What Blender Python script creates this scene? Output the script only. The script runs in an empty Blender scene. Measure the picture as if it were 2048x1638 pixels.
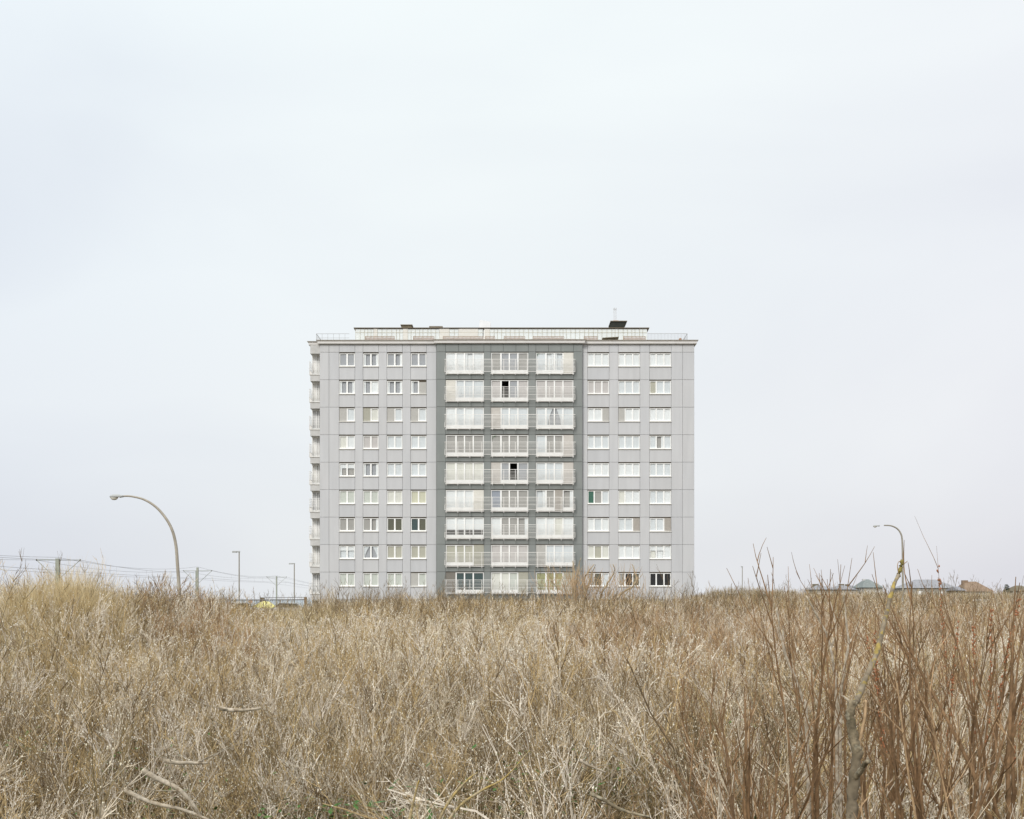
import bpy, math, random
import numpy as np
from mathutils import Vector, Matrix
from math import radians, sin, cos, pi

# ------------------------------------------------------------------ camera, sky, sun
C = bpy.context.scene.collection
S = bpy.context.scene
F = 2275.0          # focal length in photo pixels (photo is 2048 wide)
EYE = 2.2
HOR = 1198.0
D = 113.75          # distance to the tower's light facade: 20 photo px per metre

cd = bpy.data.cameras.new('camera'); cam = bpy.data.objects.new('camera', cd); C.objects.link(cam)
cam.location = (0, 0, EYE); cam.rotation_euler = (radians(90), 0, 0)
cd.sensor_fit = 'HORIZONTAL'; cd.sensor_width = 36.0; cd.lens = 36.0*F/2048.0
cd.shift_y = (HOR-819.0)/2048.0
cd.clip_start = 0.1; cd.clip_end = 30000
S.camera = cam

SUN_EL, SUN_AZ = radians(38), radians(205)     # soft light from behind and slightly left of the camera
W = bpy.data.worlds.new('World'); S.world = W; W.use_nodes = True
nt = W.node_tree; nt.nodes.clear()
def N(t, typ, **kw):
    n = t.nodes.new(typ)
    for k, v in kw.items(): setattr(n, k, v)
    return n
out = N(nt, 'ShaderNodeOutputWorld'); bg = N(nt, 'ShaderNodeBackground'); bg.inputs['Strength'].default_value = 0.1
sky = N(nt, 'ShaderNodeTexSky'); sky.sky_type = 'NISHITA'; sky.sun_disc = False
sky.sun_elevation = SUN_EL; sky.sun_rotation = SUN_AZ; sky.dust_density = 3.0
tc = N(nt, 'ShaderNodeTexCoord'); sep = N(nt, 'ShaderNodeSeparateXYZ')
nt.links.new(tc.outputs['Generated'], sep.inputs[0])
ramp = N(nt, 'ShaderNodeValToRGB'); cr = ramp.color_ramp
cr.interpolation = 'EASE'
cols = [(0.0, (0.575, 0.585, 0.608)), (0.14, (0.595, 0.61, 0.632)), (0.30, (0.612, 0.638, 0.66)), (0.47, (0.665, 0.70, 0.71)), (1.0, (0.93, 0.97, 1.0))]
while len(cr.elements) < len(cols): cr.elements.new(0.5)
for e, (p, c) in zip(cr.elements, cols): e.position = p; e.color = (*c, 1)
nt.links.new(sep.outputs['Z'], ramp.inputs[0])
mp = N(nt, 'ShaderNodeMapping'); mp.inputs['Scale'].default_value = (1.0, 1.0, 2.6)
nt.links.new(tc.outputs['Generated'], mp.inputs[0])
noi = N(nt, 'ShaderNodeTexNoise'); noi.inputs['Scale'].default_value = 1.9; noi.inputs['Detail'].default_value = 5; noi.inputs['Roughness'].default_value = 0.42
noi.inputs['Distortion'].default_value = 0.5
nt.links.new(mp.outputs[0], noi.inputs[0])
cr2 = N(nt, 'ShaderNodeValToRGB'); e = cr2.color_ramp.elements
e[0].position = 0.34; e[0].color = (8.75, 8.8, 9.05, 1); e[1].position = 0.66; e[1].color = (9.75, 9.8, 9.75, 1)
nt.links.new(noi.outputs[0], cr2.inputs[0])
mul = N(nt, 'ShaderNodeMix'); mul.data_type = 'RGBA'; mul.blend_type = 'MULTIPLY'; mul.inputs[0].default_value = 1
mrx = N(nt, 'ShaderNodeMapRange'); mrx.inputs[1].default_value = -0.5; mrx.inputs[2].default_value = 0.5; nt.links.new(sep.outputs['X'], mrx.inputs[0])
rx_ = N(nt, 'ShaderNodeValToRGB'); rx_.color_ramp.interpolation = 'EASE'; rx_.color_ramp.elements.new(0.5)
for el, c in zip(rx_.color_ramp.elements, ((0.95, 0.966, 0.988), (1.035, 1.038, 1.012), (0.99, 0.965, 0.968))): el.color = (*c, 1)
nt.links.new(mrx.outputs[0], rx_.inputs[0])
mulx = N(nt, 'ShaderNodeMix'); mulx.data_type = 'RGBA'; mulx.blend_type = 'MULTIPLY'; mulx.inputs[0].default_value = 1; mulx.clamp_result = False
nt.links.new(ramp.outputs[0], mulx.inputs[6]); nt.links.new(rx_.outputs[0], mulx.inputs[7])
nt.links.new(mulx.outputs[2], mul.inputs[6]); nt.links.new(cr2.outputs[0], mul.inputs[7])
mix = N(nt, 'ShaderNodeMix'); mix.data_type = 'RGBA'; mix.inputs[0].default_value = 0.94
nt.links.new(sky.outputs[0], mix.inputs[6]); nt.links.new(mul.outputs[2], mix.inputs[7])
nt.links.new(mix.outputs[2], bg.inputs[0]); nt.links.new(bg.outputs[0], out.inputs[0])

sl = bpy.data.lights.new('sun', 'SUN'); sl.energy = 1.5; sl.angle = radians(22); sl.color = (1.0, 0.97, 0.92)
so = bpy.data.objects.new('sun', sl); C.objects.link(so)
sd = Vector((sin(SUN_AZ)*cos(SUN_EL), cos(SUN_AZ)*cos(SUN_EL), sin(SUN_EL)))   # direction towards the sun
so.rotation_euler = sd.to_track_quat('Z', 'Y').to_euler(); so.location = (-30, -60, 80)
S.view_settings.view_transform = 'Standard'; S.view_settings.look = 'None'
S.view_settings.exposure = 0.6; S.view_settings.gamma = 1.0; S.view_settings.use_curve_mapping = False
S.render.engine = 'CYCLES'

# ------------------------------------------------------------------ helpers
def P(px, py, Y): return Vector(((px-1024)/F*Y, Y, EYE+(HOR-py)/F*Y))
def wpx(w, Y): return w/F*Y

MATS = {}
def mat(name, cols, rough=0.85, nscale=None, namp=0.15, spec=0.25, byrand=False, metallic=0.0, stretch=(1, 1, 1), second=None):
    """procedural surface: colour ramp (per object / instance or by noise) with fine noise wear"""
    if name in MATS: return MATS[name]
    m = bpy.data.materials.new(name); m.use_nodes = True; t = m.node_tree
    b = t.nodes['Principled BSDF']; b.inputs['Roughness'].default_value = rough
    b.inputs['Specular IOR Level'].default_value = spec; b.inputs['Metallic'].default_value = metallic
    if isinstance(cols, tuple): cols = [cols]
    r = N(t, 'ShaderNodeValToRGB')
    while len(r.color_ramp.elements) < len(cols): r.color_ramp.elements.new(0.5)
    while len(r.color_ramp.elements) > max(len(cols), 1): r.color_ramp.elements.remove(r.color_ramp.elements[-1])
    for i, c in enumerate(cols):
        el = r.color_ramp.elements[i]; el.position = i/max(1, len(cols)-1); el.color = (*c, 1)
    co = N(t, 'ShaderNodeNewGeometry')
    if byrand:
        oi = N(t, 'ShaderNodeObjectInfo'); t.links.new(oi.outputs['Random'], r.inputs[0])
    elif len(cols) > 1:
        n0 = N(t, 'ShaderNodeTexNoise'); n0.inputs['Scale'].default_value = (nscale or 1)*0.3; n0.inputs['Detail'].default_value = 4
        t.links.new(co.outputs['Position'], n0.inputs['Vector'])
        mr0 = N(t, 'ShaderNodeMapRange'); mr0.inputs[1].default_value = 0.32; mr0.inputs[2].default_value = 0.68
        t.links.new(n0.outputs[0], mr0.inputs[0]); t.links.new(mr0.outputs[0], r.inputs[0])
    col = r.outputs[0]
    if second:      # (colour, noise scale, threshold): patches such as lichen
        c2, sc2, th = second
        n2 = N(t, 'ShaderNodeTexNoise'); n2.inputs['Scale'].default_value = sc2; n2.inputs['Detail'].default_value = 3
        t.links.new(co.outputs['Position'], n2.inputs['Vector'])
        mr2 = N(t, 'ShaderNodeMapRange'); mr2.inputs[1].default_value = th; mr2.inputs[2].default_value = th+0.06
        t.links.new(n2.outputs[0], mr2.inputs[0])
        mx = N(t, 'ShaderNodeMix'); mx.data_type = 'RGBA'
        t.links.new(mr2.outputs[0], mx.inputs[0]); t.links.new(col, mx.inputs[6]); mx.inputs[7].default_value = (*c2, 1)
        col = mx.outputs[2]
    if nscale:
        mpn = N(t, 'ShaderNodeMapping'); mpn.inputs['Scale'].default_value = stretch
        t.links.new(co.outputs['Position'], mpn.inputs[0])
        n1 = N(t, 'ShaderNodeTexNoise'); n1.inputs['Scale'].default_value = nscale; n1.inputs['Detail'].default_value = 5
        t.links.new(mpn.outputs[0], n1.inputs['Vector'])
        mr = N(t, 'ShaderNodeMapRange'); mr.inputs[1].default_value = 0.3; mr.inputs[2].default_value = 0.7
        mr.inputs[3].default_value = 1-namp; mr.inputs[4].default_value = 1+namp
        t.links.new(n1.outputs[0], mr.inputs[0])
        ml = N(t, 'ShaderNodeMix'); ml.data_type = 'RGBA'; ml.blend_type = 'MULTIPLY'; ml.inputs[0].default_value = 1
        t.links.new(col, ml.inputs[6]); t.links.new(mr.outputs[0], ml.inputs[7]); col = ml.outputs[2]
    t.links.new(col, b.inputs['Base Color'])
    MATS[name] = m
    return m

def glass_mat():
    m = bpy.data.materials.new('window_glass'); m.use_nodes = True; t = m.node_tree; t.nodes.clear()
    o = N(t, 'ShaderNodeOutputMaterial'); mx = N(t, 'ShaderNodeMixShader'); tr = N(t, 'ShaderNodeBsdfTransparent'); gl = N(t, 'ShaderNodeBsdfGlossy')
    tr.inputs[0].default_value = (0.93, 0.95, 0.95, 1); gl.inputs['Roughness'].default_value = 0.03
    ge = N(t, 'ShaderNodeNewGeometry'); dt = N(t, 'ShaderNodeVectorMath'); dt.operation = 'DOT_PRODUCT'
    t.links.new(ge.outputs['Normal'], dt.inputs[0]); t.links.new(ge.outputs['Incoming'], dt.inputs[1])
    def MA(op, a, b_=None):
        n = N(t, 'ShaderNodeMath'); n.operation = op
        for i, v in enumerate((a, b_)):
            if v is None: continue
            if isinstance(v, (int, float)): n.inputs[i].default_value = v
            else: t.links.new(v, n.inputs[i])
        return n.outputs[0]
    fo = MA('ADD', MA('MULTIPLY', MA('POWER', MA('SUBTRACT', 1.0, MA('ABSOLUTE', dt.outputs['Value'])), 5.0), 0.9), 0.06)
    no = N(t, 'ShaderNodeTexNoise'); no.inputs['Scale'].default_value = 0.8
    t.links.new(ge.outputs['Position'], no.inputs['Vector'])
    bp = N(t, 'ShaderNodeBump'); bp.inputs['Strength'].default_value = 0.05; t.links.new(no.outputs[0], bp.inputs['Height'])
    t.links.new(bp.outputs[0], gl.inputs['Normal'])
    t.links.new(fo, mx.inputs[0]); t.links.new(tr.outputs[0], mx.inputs[1]); t.links.new(gl.outputs[0], mx.inputs[2]); t.links.new(mx.outputs[0], o.inputs[0])
    return m
GLASS = glass_mat()

class MB:
    def __init__(s): s.v = []; s.f = []; s.mi = []
    def box(s, x0, x1, y0, y1, z0, z1, mi=0):
        n = len(s.v)
        s.v += [(x0,y0,z0),(x1,y0,z0),(x1,y1,z0),(x0,y1,z0),(x0,y0,z1),(x1,y0,z1),(x1,y1,z1),(x0,y1,z1)]
        s.f += [(n,n+3,n+2,n+1),(n+4,n+5,n+6,n+7),(n,n+1,n+5,n+4),(n+1,n+2,n+6,n+5),(n+2,n+3,n+7,n+6),(n+3,n,n+4,n+7)]
        s.mi += [mi]*6
    def tube(s, pts, rad, sides=3, mi=0, cap=True):
        pts = [Vector(p) for p in pts]; n0 = len(s.v); K = len(pts)
        if not hasattr(rad, '__len__'): rad = [rad]*K
        for i, p in enumerate(pts):
            d = (pts[min(i+1, K-1)]-pts[max(i-1, 0)]); d.normalize()
            a = d.cross(Vector((0, 0, 1)) if abs(d.z) < 0.9 else Vector((1, 0, 0))); a.normalize(); b = d.cross(a)
            for k in range(sides):
                an = 2*pi*k/sides; q = p+(a*cos(an)+b*sin(an))*rad[i]; s.v.append((q.x, q.y, q.z))
        for i in range(K-1):
            for k in range(sides):
                k2 = (k+1) % sides; a = n0+i*sides
                s.f.append((a+k, a+k2, a+sides+k2, a+sides+k)); s.mi.append(mi)
        if cap:
            s.f.append(tuple(n0+k for k in range(sides))[::-1]); s.f.append(tuple(n0+(K-1)*sides+k for k in range(sides))); s.mi += [mi, mi]
    def poly(s, pts, mi=0):
        n = len(s.v); s.v += [tuple(p) for p in pts]; s.f.append(tuple(range(n, n+len(pts)))); s.mi.append(mi)
    def prism(s, poly, y0, y1, mi=0):        # poly: (x, z) outline extruded along y
        n = len(s.v); k = len(poly)
        s.v += [(x, y0, z) for x, z in poly]+[(x, y1, z) for x, z in poly]
        s.f.append(tuple(range(n, n+k))); s.f.append(tuple(range(n+k, n+2*k))[::-1]); s.mi += [mi, mi]
        for i in range(k):
            j = (i+1) % k; s.f.append((n+j, n+i, n+k+i, n+k+j)); s.mi.append(mi)
    def octa(s, c, r, h, ax=None, mi=0):
        n = len(s.v); ax = ax or Vector((0, 0, 1)); a = ax.orthogonal().normalized(); b = ax.cross(a).normalized(); c = Vector(c)
        for q in (c-ax*h, c+a*r, c+b*r, c-a*r, c-b*r, c+ax*h): s.v.append(tuple(q))
        for i in range(4):
            j = (i+1) % 4; s.f.append((n, n+1+j, n+1+i)); s.f.append((n+5, n+1+i, n+1+j)); s.mi += [mi, mi]
    def mesh(s, name, mats, smooth=False):
        me = bpy.data.meshes.new(name); me.from_pydata(s.v, [], s.f)
        for m in (mats if isinstance(mats, (list, tuple)) else [mats]): me.materials.append(m)
        me.polygons.foreach_set('material_index', s.mi)
        if smooth: me.polygons.foreach_set('use_smooth', [True]*len(s.f))
        me.update(); return me
    def build(s, name, mats, parent=None, loc=None, smooth=False):
        return link(name, s.mesh(name, mats, smooth), parent, loc)
def link(name, me, parent=None, loc=None):
    o = bpy.data.objects.new(name, me); C.objects.link(o)
    if parent is not None: o.parent = parent
    if loc is not None: o.location = loc
    return o
def thing(name, label, cat, loc=(0, 0, 0), group=None):
    o = bpy.data.objects.new(name, None); C.objects.link(o); o.location = loc; o['label'] = label; o['category'] = cat
    o.empty_display_size = 0.3
    if group: o['group'] = group
    return o
def tag(o, label, cat, group=None):
    o['label'] = label; o['category'] = cat
    if group: o['group'] = group
    return o
rng = random.Random(7); npr = np.random.default_rng(11)

# ------------------------------------------------------------------ terrain
def sm(t): t = np.clip(t, 0, 1); return t*t*(3-2*t)
def wob(x, y, s=1.0, ph=0.0):
    return (np.sin(x*0.9*s+1.3+ph)*np.cos(y*0.8*s+0.4-ph)+0.6*np.sin(x*1.7*s-y*1.3*s+2.1+ph)+0.4*np.cos(x*3.1*s+y*2.3*s+ph))/2.0
def G(x, y):
    x = np.asarray(x, float); y = np.asarray(y, float)
    g = 0.10*sm((y-8)/12)+0.30*sm((y-20)/25)+0.36*sm((y-40)/30)
    g = g*(1-0.95*sm((y-84)/18))
    yy = np.maximum(y, 1); px = 1024+x/yy*F
    g = g-0.50*np.exp(-((px-530)/130)**2)*sm((y-28)/20)*(1-sm((y-84)/18))
    g = g+1.48*np.exp(-((x+11.2)/3.9)**2-((y-25)/6.0)**2)+0.30*np.exp(-((x+9.6)/0.9)**2-((y-25)/1.5)**2)
    g = g+0.25*np.exp(-((x+8.5)/3.5)**2-((y-31)/5.0)**2)
    g = g+0.10*wob(x, y, 0.45)*sm((90-y)/15)
    rid = np.exp(-((y-155)/22)**2)*sm((x-19)/10)
    g = g+rid*(2.3+0.55*np.exp(-((x-32)/6)**2)+0.2*wob(x, y, 0.12))
    g = g-5.0*sm((y-300)/60)*sm((-x+20)/60)
    return g
xs = np.concatenate([-np.geomspace(3000, 31, 26), np.arange(-30, 30.1, 0.75), np.arange(32, 80, 2.0), np.geomspace(85, 4000, 24)])
ys = np.concatenate([[-200, -60, -20, -6, -2], np.arange(0, 90, 0.9), np.arange(91, 210, 3.0), np.geomspace(215, 9000, 26)])
XX, YY = np.meshgrid(xs, ys); ZZ = G(XX, YY)
nx, ny = len(xs), len(ys)
idx = np.arange(nx*ny).reshape(ny, nx)
fa = np.stack([idx[:-1, :-1], idx[:-1, 1:], idx[1:, 1:], idx[1:, :-1]], -1).reshape(-1, 4)
me = bpy.data.meshes.new('ground'); me.from_pydata(np.stack([XX, YY, ZZ], -1).reshape(-1, 3).tolist(), [], fa.tolist())
me.polygons.foreach_set('use_smooth', [True]*len(me.polygons))
me.materials.append(mat('dune_soil', [(0.07, 0.055, 0.03), (0.12, 0.095, 0.055), (0.07, 0.075, 0.03)], 0.95, 6.0, 0.3))
o = link('ground', me); o['kind'] = 'structure'
sea = MB(); sea.poly([(-15000, 300, -3.0), (8000, 300, -3.0), (8000, 25000, -3.0), (-15000, 25000, -3.0)])
o = sea.build('sea', mat('sea_water', [(0.20, 0.25, 0.28), (0.27, 0.32, 0.35)], 0.35, 0.05, 0.08, 0.5)); o['kind'] = 'structure'
# ------------------------------------------------------------------ the tower
M_LIGHT = mat('light_cladding', [(0.515, 0.52, 0.532), (0.55, 0.552, 0.56), (0.53, 0.53, 0.535)], 0.6, 2.2, 0.04, 0.3, byrand=True, stretch=(1, 1, 0.12))
M_DARK = mat('dark_cladding', [(0.225, 0.243, 0.235), (0.252, 0.265, 0.256)], 0.6, 1.2, 0.05, 0.3, stretch=(1, 1, 0.3))
M_JOINT = mat('joint_grey', (0.42, 0.42, 0.41), 0.9, 4.0, 0.05)
M_JOINTD = mat('joint_dark', (0.15, 0.16, 0.155), 0.9, 4.0, 0.05)
M_CONC = mat('concrete_grey', [(0.52, 0.515, 0.50), (0.58, 0.57, 0.555)], 0.85, 2.0, 0.08)
M_CORN = mat('cornice_paint', (0.72, 0.70, 0.68), 0.7, 2.0, 0.04)
M_CAP = mat('brown_metal_cap', (0.28, 0.25, 0.20), 0.6, 3.0, 0.1)
M_FRAME = mat('white_frame', (0.90, 0.90, 0.88), 0.45, 2.0, 0.02, 0.4)
M_SILL = mat('sill_stone', (0.74, 0.72, 0.67), 0.7, 3.0, 0.05)
M_SLOT_SHADE = mat('shutter_slot_shade', (0.09, 0.075, 0.055), 0.9, 3.0, 0.1)  # dark brown of the shutter slot, lintel shade included in the colour
M_RAIL = mat('rail_paint', (0.84, 0.82, 0.79), 0.5, 3.0, 0.04)
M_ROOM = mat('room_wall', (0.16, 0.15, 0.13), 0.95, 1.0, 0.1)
M_WOOD = mat('terrace_wood', (0.36, 0.27, 0.20), 0.8, 8.0, 0.2)
M_PINK = mat('terrace_panel', (0.62, 0.58, 0.57), 0.8, 2.0, 0.05)
M_BRWN = mat('chimney_brown', (0.17, 0.145, 0.10), 0.85, 4.0, 0.15)
M_DKRF = mat('dark_roof_metal', (0.045, 0.05, 0.045), 0.6, 3.0, 0.2)

tower = thing('apartment_tower', 'nine storey pale grey apartment block with dark balcony bays in its middle', 'building', (0, D, 0))
def bx(px): return (px-1024)/20.0
def bz(py): return EYE+(HOR-py)/20.0
YC = -0.33; SC = F/(D+YC)
def cx(px): return (px-1024)/SC
def cz(py): return EYE+(HOR-py)/SC
PIT = 54.97
ROWT = [704.5+PIT*k for k in range(9)]           # window tops (joints) in photo px
BASE = 0.0
GAP = 0.012
def panel(name, x0, x1, z0, z1, y, m, parent=tower):
    b = MB(); w, h = x1-x0, z1-z0
    n = 0; g = GAP; c = 0.012
    # front face with small chamfered rim
    X0, X1, Z0, Z1 = g, w-g, g, h-g
    b.v += [(X0, 0.06, Z0), (X1, 0.06, Z0), (X1, 0.06, Z1), (X0, 0.06, Z1), (X0, c, Z0), (X1, c, Z0), (X1, c, Z1), (X0, c, Z1),
            (X0+c, 0, Z0+c), (X1-c, 0, Z0+c), (X1-c, 0, Z1-c), (X0+c, 0, Z1-c)]
    b.f += [(0, 1, 5, 4), (1, 2, 6, 5), (2, 3, 7, 6), (3, 0, 4, 7), (4, 5, 9, 8), (5, 6, 10, 9), (6, 7, 11, 10), (7, 4, 8, 11), (8, 9, 10, 11), (3, 2, 1, 0)]
    b.mi += [0]*10
    jy = rng.uniform(0, 0.006)
    return b.build(name, m, parent, (x0, y+jy, z0))

LW = [(678.2, 709.8), (726.0, 757.2), (773.8, 805.0), (821.2, 853.0)]
RW = [(1175.0, 1218.4), (1236.6, 1280.0), (1299.0, 1342.6)]
L_EDGE, L_END, R_START, R_EDGE = 639.4, 872.8, 1164.6, 1388.6
ztop = bz(688.4)
def block(pier_x, wins, x_a, x_b):
    """pier_x: list of (x0, x1) solid strips; wins: window columns"""
    zj = [bz(y) for y in ROWT]+[bz(ROWT[-1]+PIT)]
    core = MB()
    for (a, b) in pier_x:
        core.box(bx(a), bx(b), 0.064, 0.36, BASE, ztop)
    for (a, b) in wins:
        core.box(bx(a), bx(b), 0.064, 0.36, zj[0], ztop)
        for k in range(9):
            core.box(bx(a), bx(b), 0.064, 0.36, zj[k+1] if k < 8 else BASE, bz(ROWT[k]+29.2))
    core.build('wall', M_JOINT, tower)
    for (a, b) in pier_x:
        panel('cladding_panel', bx(a), bx(b), zj[0], ztop, 0, M_LIGHT)
        for k in range(9):
            panel('cladding_panel', bx(a), bx(b), zj[k+1], zj[k], 0, M_LIGHT)
    for (a, b) in wins:
        panel('spandrel_panel', bx(a), bx(b), zj[0], ztop, 0, M_LIGHT)
        for k in range(9):
            panel('spandrel_panel', bx(a), bx(b), zj[k+1], bz(ROWT[k]+29.2), 0.004, M_LIGHT)
        # ground strip
def piers(wins, a, b, extra):
    e = [a]; 
    for w in wins: e += [w[0], w[1]]
    e += [b]; out = []
    for i in range(0, len(e), 2):
        x0, x1 = e[i], e[i+1]; cuts = [x for x in extra if x0 < x < x1]; p = [x0]+cuts+[x1]
        out += list(zip(p[:-1], p[1:]))
    return out
block(piers(LW, L_EDGE, L_END, [658.0]), LW, L_EDGE, L_END)
block(piers(RW, R_START, R_EDGE, [1365.2]), RW, R_START, R_EDGE)
# ground storey strip under the lowest joint, closed volume behind, floors
vol = MB()
XL, XR = bx(L_EDGE), bx(R_EDGE)
vol.box(XL+0.01, XL+0.3, 0.36, 14, BASE, ztop); vol.box(XR-0.3, XR-0.01, 0.36, 14, BASE, ztop)
vol.box(XL+0.01, XR-0.01, 14, 14.3, BASE, ztop); vol.box(XL+0.3, XR-0.3, 0.36, 14, ztop-0.3, ztop-0.02)
vol.build('side_wall', M_LIGHT, tower)
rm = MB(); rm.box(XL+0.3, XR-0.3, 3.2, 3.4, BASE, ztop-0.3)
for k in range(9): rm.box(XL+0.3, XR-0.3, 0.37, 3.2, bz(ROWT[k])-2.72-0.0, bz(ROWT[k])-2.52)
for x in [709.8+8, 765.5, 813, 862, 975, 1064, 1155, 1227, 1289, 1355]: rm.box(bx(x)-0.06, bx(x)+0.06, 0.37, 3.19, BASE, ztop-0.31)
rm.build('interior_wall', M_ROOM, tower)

# ---- curtains, panes, windows
COL = {'W': (.88, .88, .88), 'L': (.76, .775, .79), 'G': (.43, .43, .45), 'g': (.42, .395, .37), 'B': (.54, .51, .42), 'P': (.64, .59, .57), 'C': (.80, .775, .71),
       'E': (.66, .67, .61), 'Y': (.70, .67, .52), 'T': (.05, .085, .085), 'O': (.13, .125, .085), 'N': (.045, .15, .10), 'V': (.42, .41, .22), 'H': (.36, .38, .44), 'X': (.90, .90, .90)}
SHUT = {'s': (.50, .49, .46), 't': (.74, .72, .66), 'u': (.42, .39, .35), 'v': (.22, .205, .18), 'w': (.43, .42, .35), 'q': (.60, .57, .53)}
CACHE = {}
def curtain_mesh(code, w, h, kind):
    key = (code, round(w, 2), round(h, 2), kind)
    if key in CACHE: return CACHE[key]
    m = mat('curtain_'+code if code.isupper() else 'curtain_warm', COL[code], 0.95, 9.0, 0.05, 0.1, stretch=(3, 1, .2))
    b = MB(); n = max(6, int(w/0.035)); rr = random.Random(hash(key) & 0xffff)
    ph = rr.random()*6; pw = rr.uniform(48, 75); am = 0.012 if code in 'GgHTD' else 0.020
    rows = 5
    for j in range(rows+1):
        t = j/rows; z = h*t
        for i in range(n+1):
            u = i/n
            if kind == 'l': x0, x1 = 0, 0.30*w
            elif kind == 'r': x0, x1 = 0.68*w, w
            elif kind == 'a': x0, x1 = 0, w*(0.12+0.75*(t**1.5))
            elif kind == 'b': x0, x1 = w*(1-0.12-0.75*(t**1.5)), w
            else: x0, x1 = 0, w
            x = x0+(x1-x0)*u
            if kind == 'v': z = h*(0.62+0.38*t)
            if kind == 'h': z = h*(0.30+0.70*t)
            y = am*sin(u*(x1-x0)*pw+ph+0.4*sin(t*4))
            b.v.append((x, y, z))
    for j in range(rows):
        for i in range(n):
            a = j*(n+1)+i; b.f.append((a, a+1, a+n+2, a+n+1)); b.mi.append(0)
    me = b.mesh('curtain', m, smooth=True); CACHE[key] = me; return me
def shutter_mesh(code, w, h):
    key = (code, round(w, 2), round(h, 2), 'shut')
    if key in CACHE: return CACHE[key]
    m = mat('shutter_'+code, SHUT[code], 0.7, 5.0, 0.05)
    b = MB(); n = int(h/0.055)
    for i in range(n):
        z0 = h*i/n; z1 = h*(i+1)/n-0.006
        b.v += [(0, 0.006, z0), (w, 0.006, z0), (w, 0, (z0+z1)/2), (0, 0, (z0+z1)/2), (w, 0.006, z1), (0, 0.006, z1)]
        q = len(b.v)-6; b.f += [(q, q+1, q+2, q+3), (q+3, q+2, q+4, q+5)]; b.mi += [0, 0]
    b.box(0, w, 0.012, 0.02, 0, h)
    me = b.mesh('roller_shutter', m); CACHE[key] = me; return me
def pane_mesh(w, h):
    key = ('pane', round(w, 2), round(h, 2))
    if key not in CACHE:
        b = MB(); b.poly([(0, 0, 0), (w, 0, 0), (w, 0, h), (0, 0, h)]); CACHE[key] = b.mesh('pane', GLASS)
    return CACHE[key]
def frame_mesh(w, h, edges, mull, bot, kick=0.0):
    key = ('frame', round(w, 3), round(h, 3), len(edges))
    if key in CACHE: return CACHE[key]
    b = MB(); t = 0.075; dp = 0.09
    b.box(0, w, 0, dp, h-t, h); b.box(0, w, 0, dp, 0, bot)
    b.box(0, t, 0.002, dp-0.002, bot, h-t); b.box(w-t, w, 0.002, dp-0.002, bot, h-t)
    for x, mw in zip(edges, mull): b.box(x-mw/2, x+mw/2, 0.004, dp-0.004, bot, h-t)
    if kick:
        xs_ = [t]+[v for x, mw in zip(edges, mull) for v in (x-mw/2, x+mw/2)]+[w-t]
        for i in range(0, len(xs_), 2): b.box(xs_[i]+0.0, xs_[i+1]-0.0, 0.02, 0.06, bot, bot+kick)
    me = b.mesh('window', M_FRAME); CACHE[key] = me; return me

def window(x0, x1, z0, z1, y, spec, edges, mull, bot, kick=0.0, door=False, sill=True):
    w, h = x1-x0, z1-z0
    ed = [w*e for e in edges]
    fr = link('glazed_door' if door else 'window', frame_mesh(w, h, ed, mull, bot, kick), tower, (x0, y, z0))
    t = 0.075
    b = MB(); b.box(0, w, -0.03, 0.05, h+0.003, h+0.075); b.build('shutter_slot_shade', M_SLOT_SHADE, fr)  # dark head strip: shutter slot plus painted shade under the lintel
    if sill:
        b = MB(); b.box(-0.03, w+0.03, -0.17, -0.004, -0.065, 0.0); b.build('sill', M_SILL, fr)
    xe = [t]+[v for x, mw in zip(ed, mull) for v in (x-mw/2, x+mw/2)]+[w-t]
    for i, sp in enumerate(spec):
        a, c = xe[2*i], xe[2*i+1]; code = sp[0]; mods = sp[1:]
        zb = bot+kick; zh = h-t-zb
        if code in SHUT:
            xa = 0.0 if i == 0 else a-0.02; xc = w if i == len(spec)-1 else c+0.02
            zs = 0.0 if door else bot*0.5
            hh = h-zs-(0.14 if 'z' in mods else 0.0)
            s = link('roller_shutter', shutter_mesh(code, xc-xa, hh), fr, (xa, -0.03, zs))
            if 'z' in mods:
                b = MB(); b.box(xa, xc, -0.02, -0.008, h-0.14, h); b.build('shutter_slot_shade', M_SLOT_SHADE, fr)
            continue
        if 'o' in mods:      # sash slid or swung open: nothing in the opening, kick panel hidden behind
            if 'c' in mods: link('curtain', curtain_mesh(code, c-a, zh, 'l'), fr, (a, 0.12, zb))
            continue
        link('pane', pane_mesh(c-a, zh), fr, (a, 0.045, zb))
        if 'h' in mods:
            link('curtain', curtain_mesh(code, c-a, zh, 'h'), fr, (a, 0.10, zb))
            if 'p' in mods: link('curtain', curtain_mesh('P', c-a, zh, 'full'), fr, (a, 0.30, zb))
            continue
        if code != 'D': link('curtain', curtain_mesh(code, c-a, zh, 'full'), fr, (a, 0.17 if mods else 0.085, zb))
        for q in mods:
            if q in 'lrabv': link('curtain', curtain_mesh('W' if q in 'lrv' else 'L', c-a, zh, q), fr, (a, 0.085, zb))
    return fr

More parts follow.
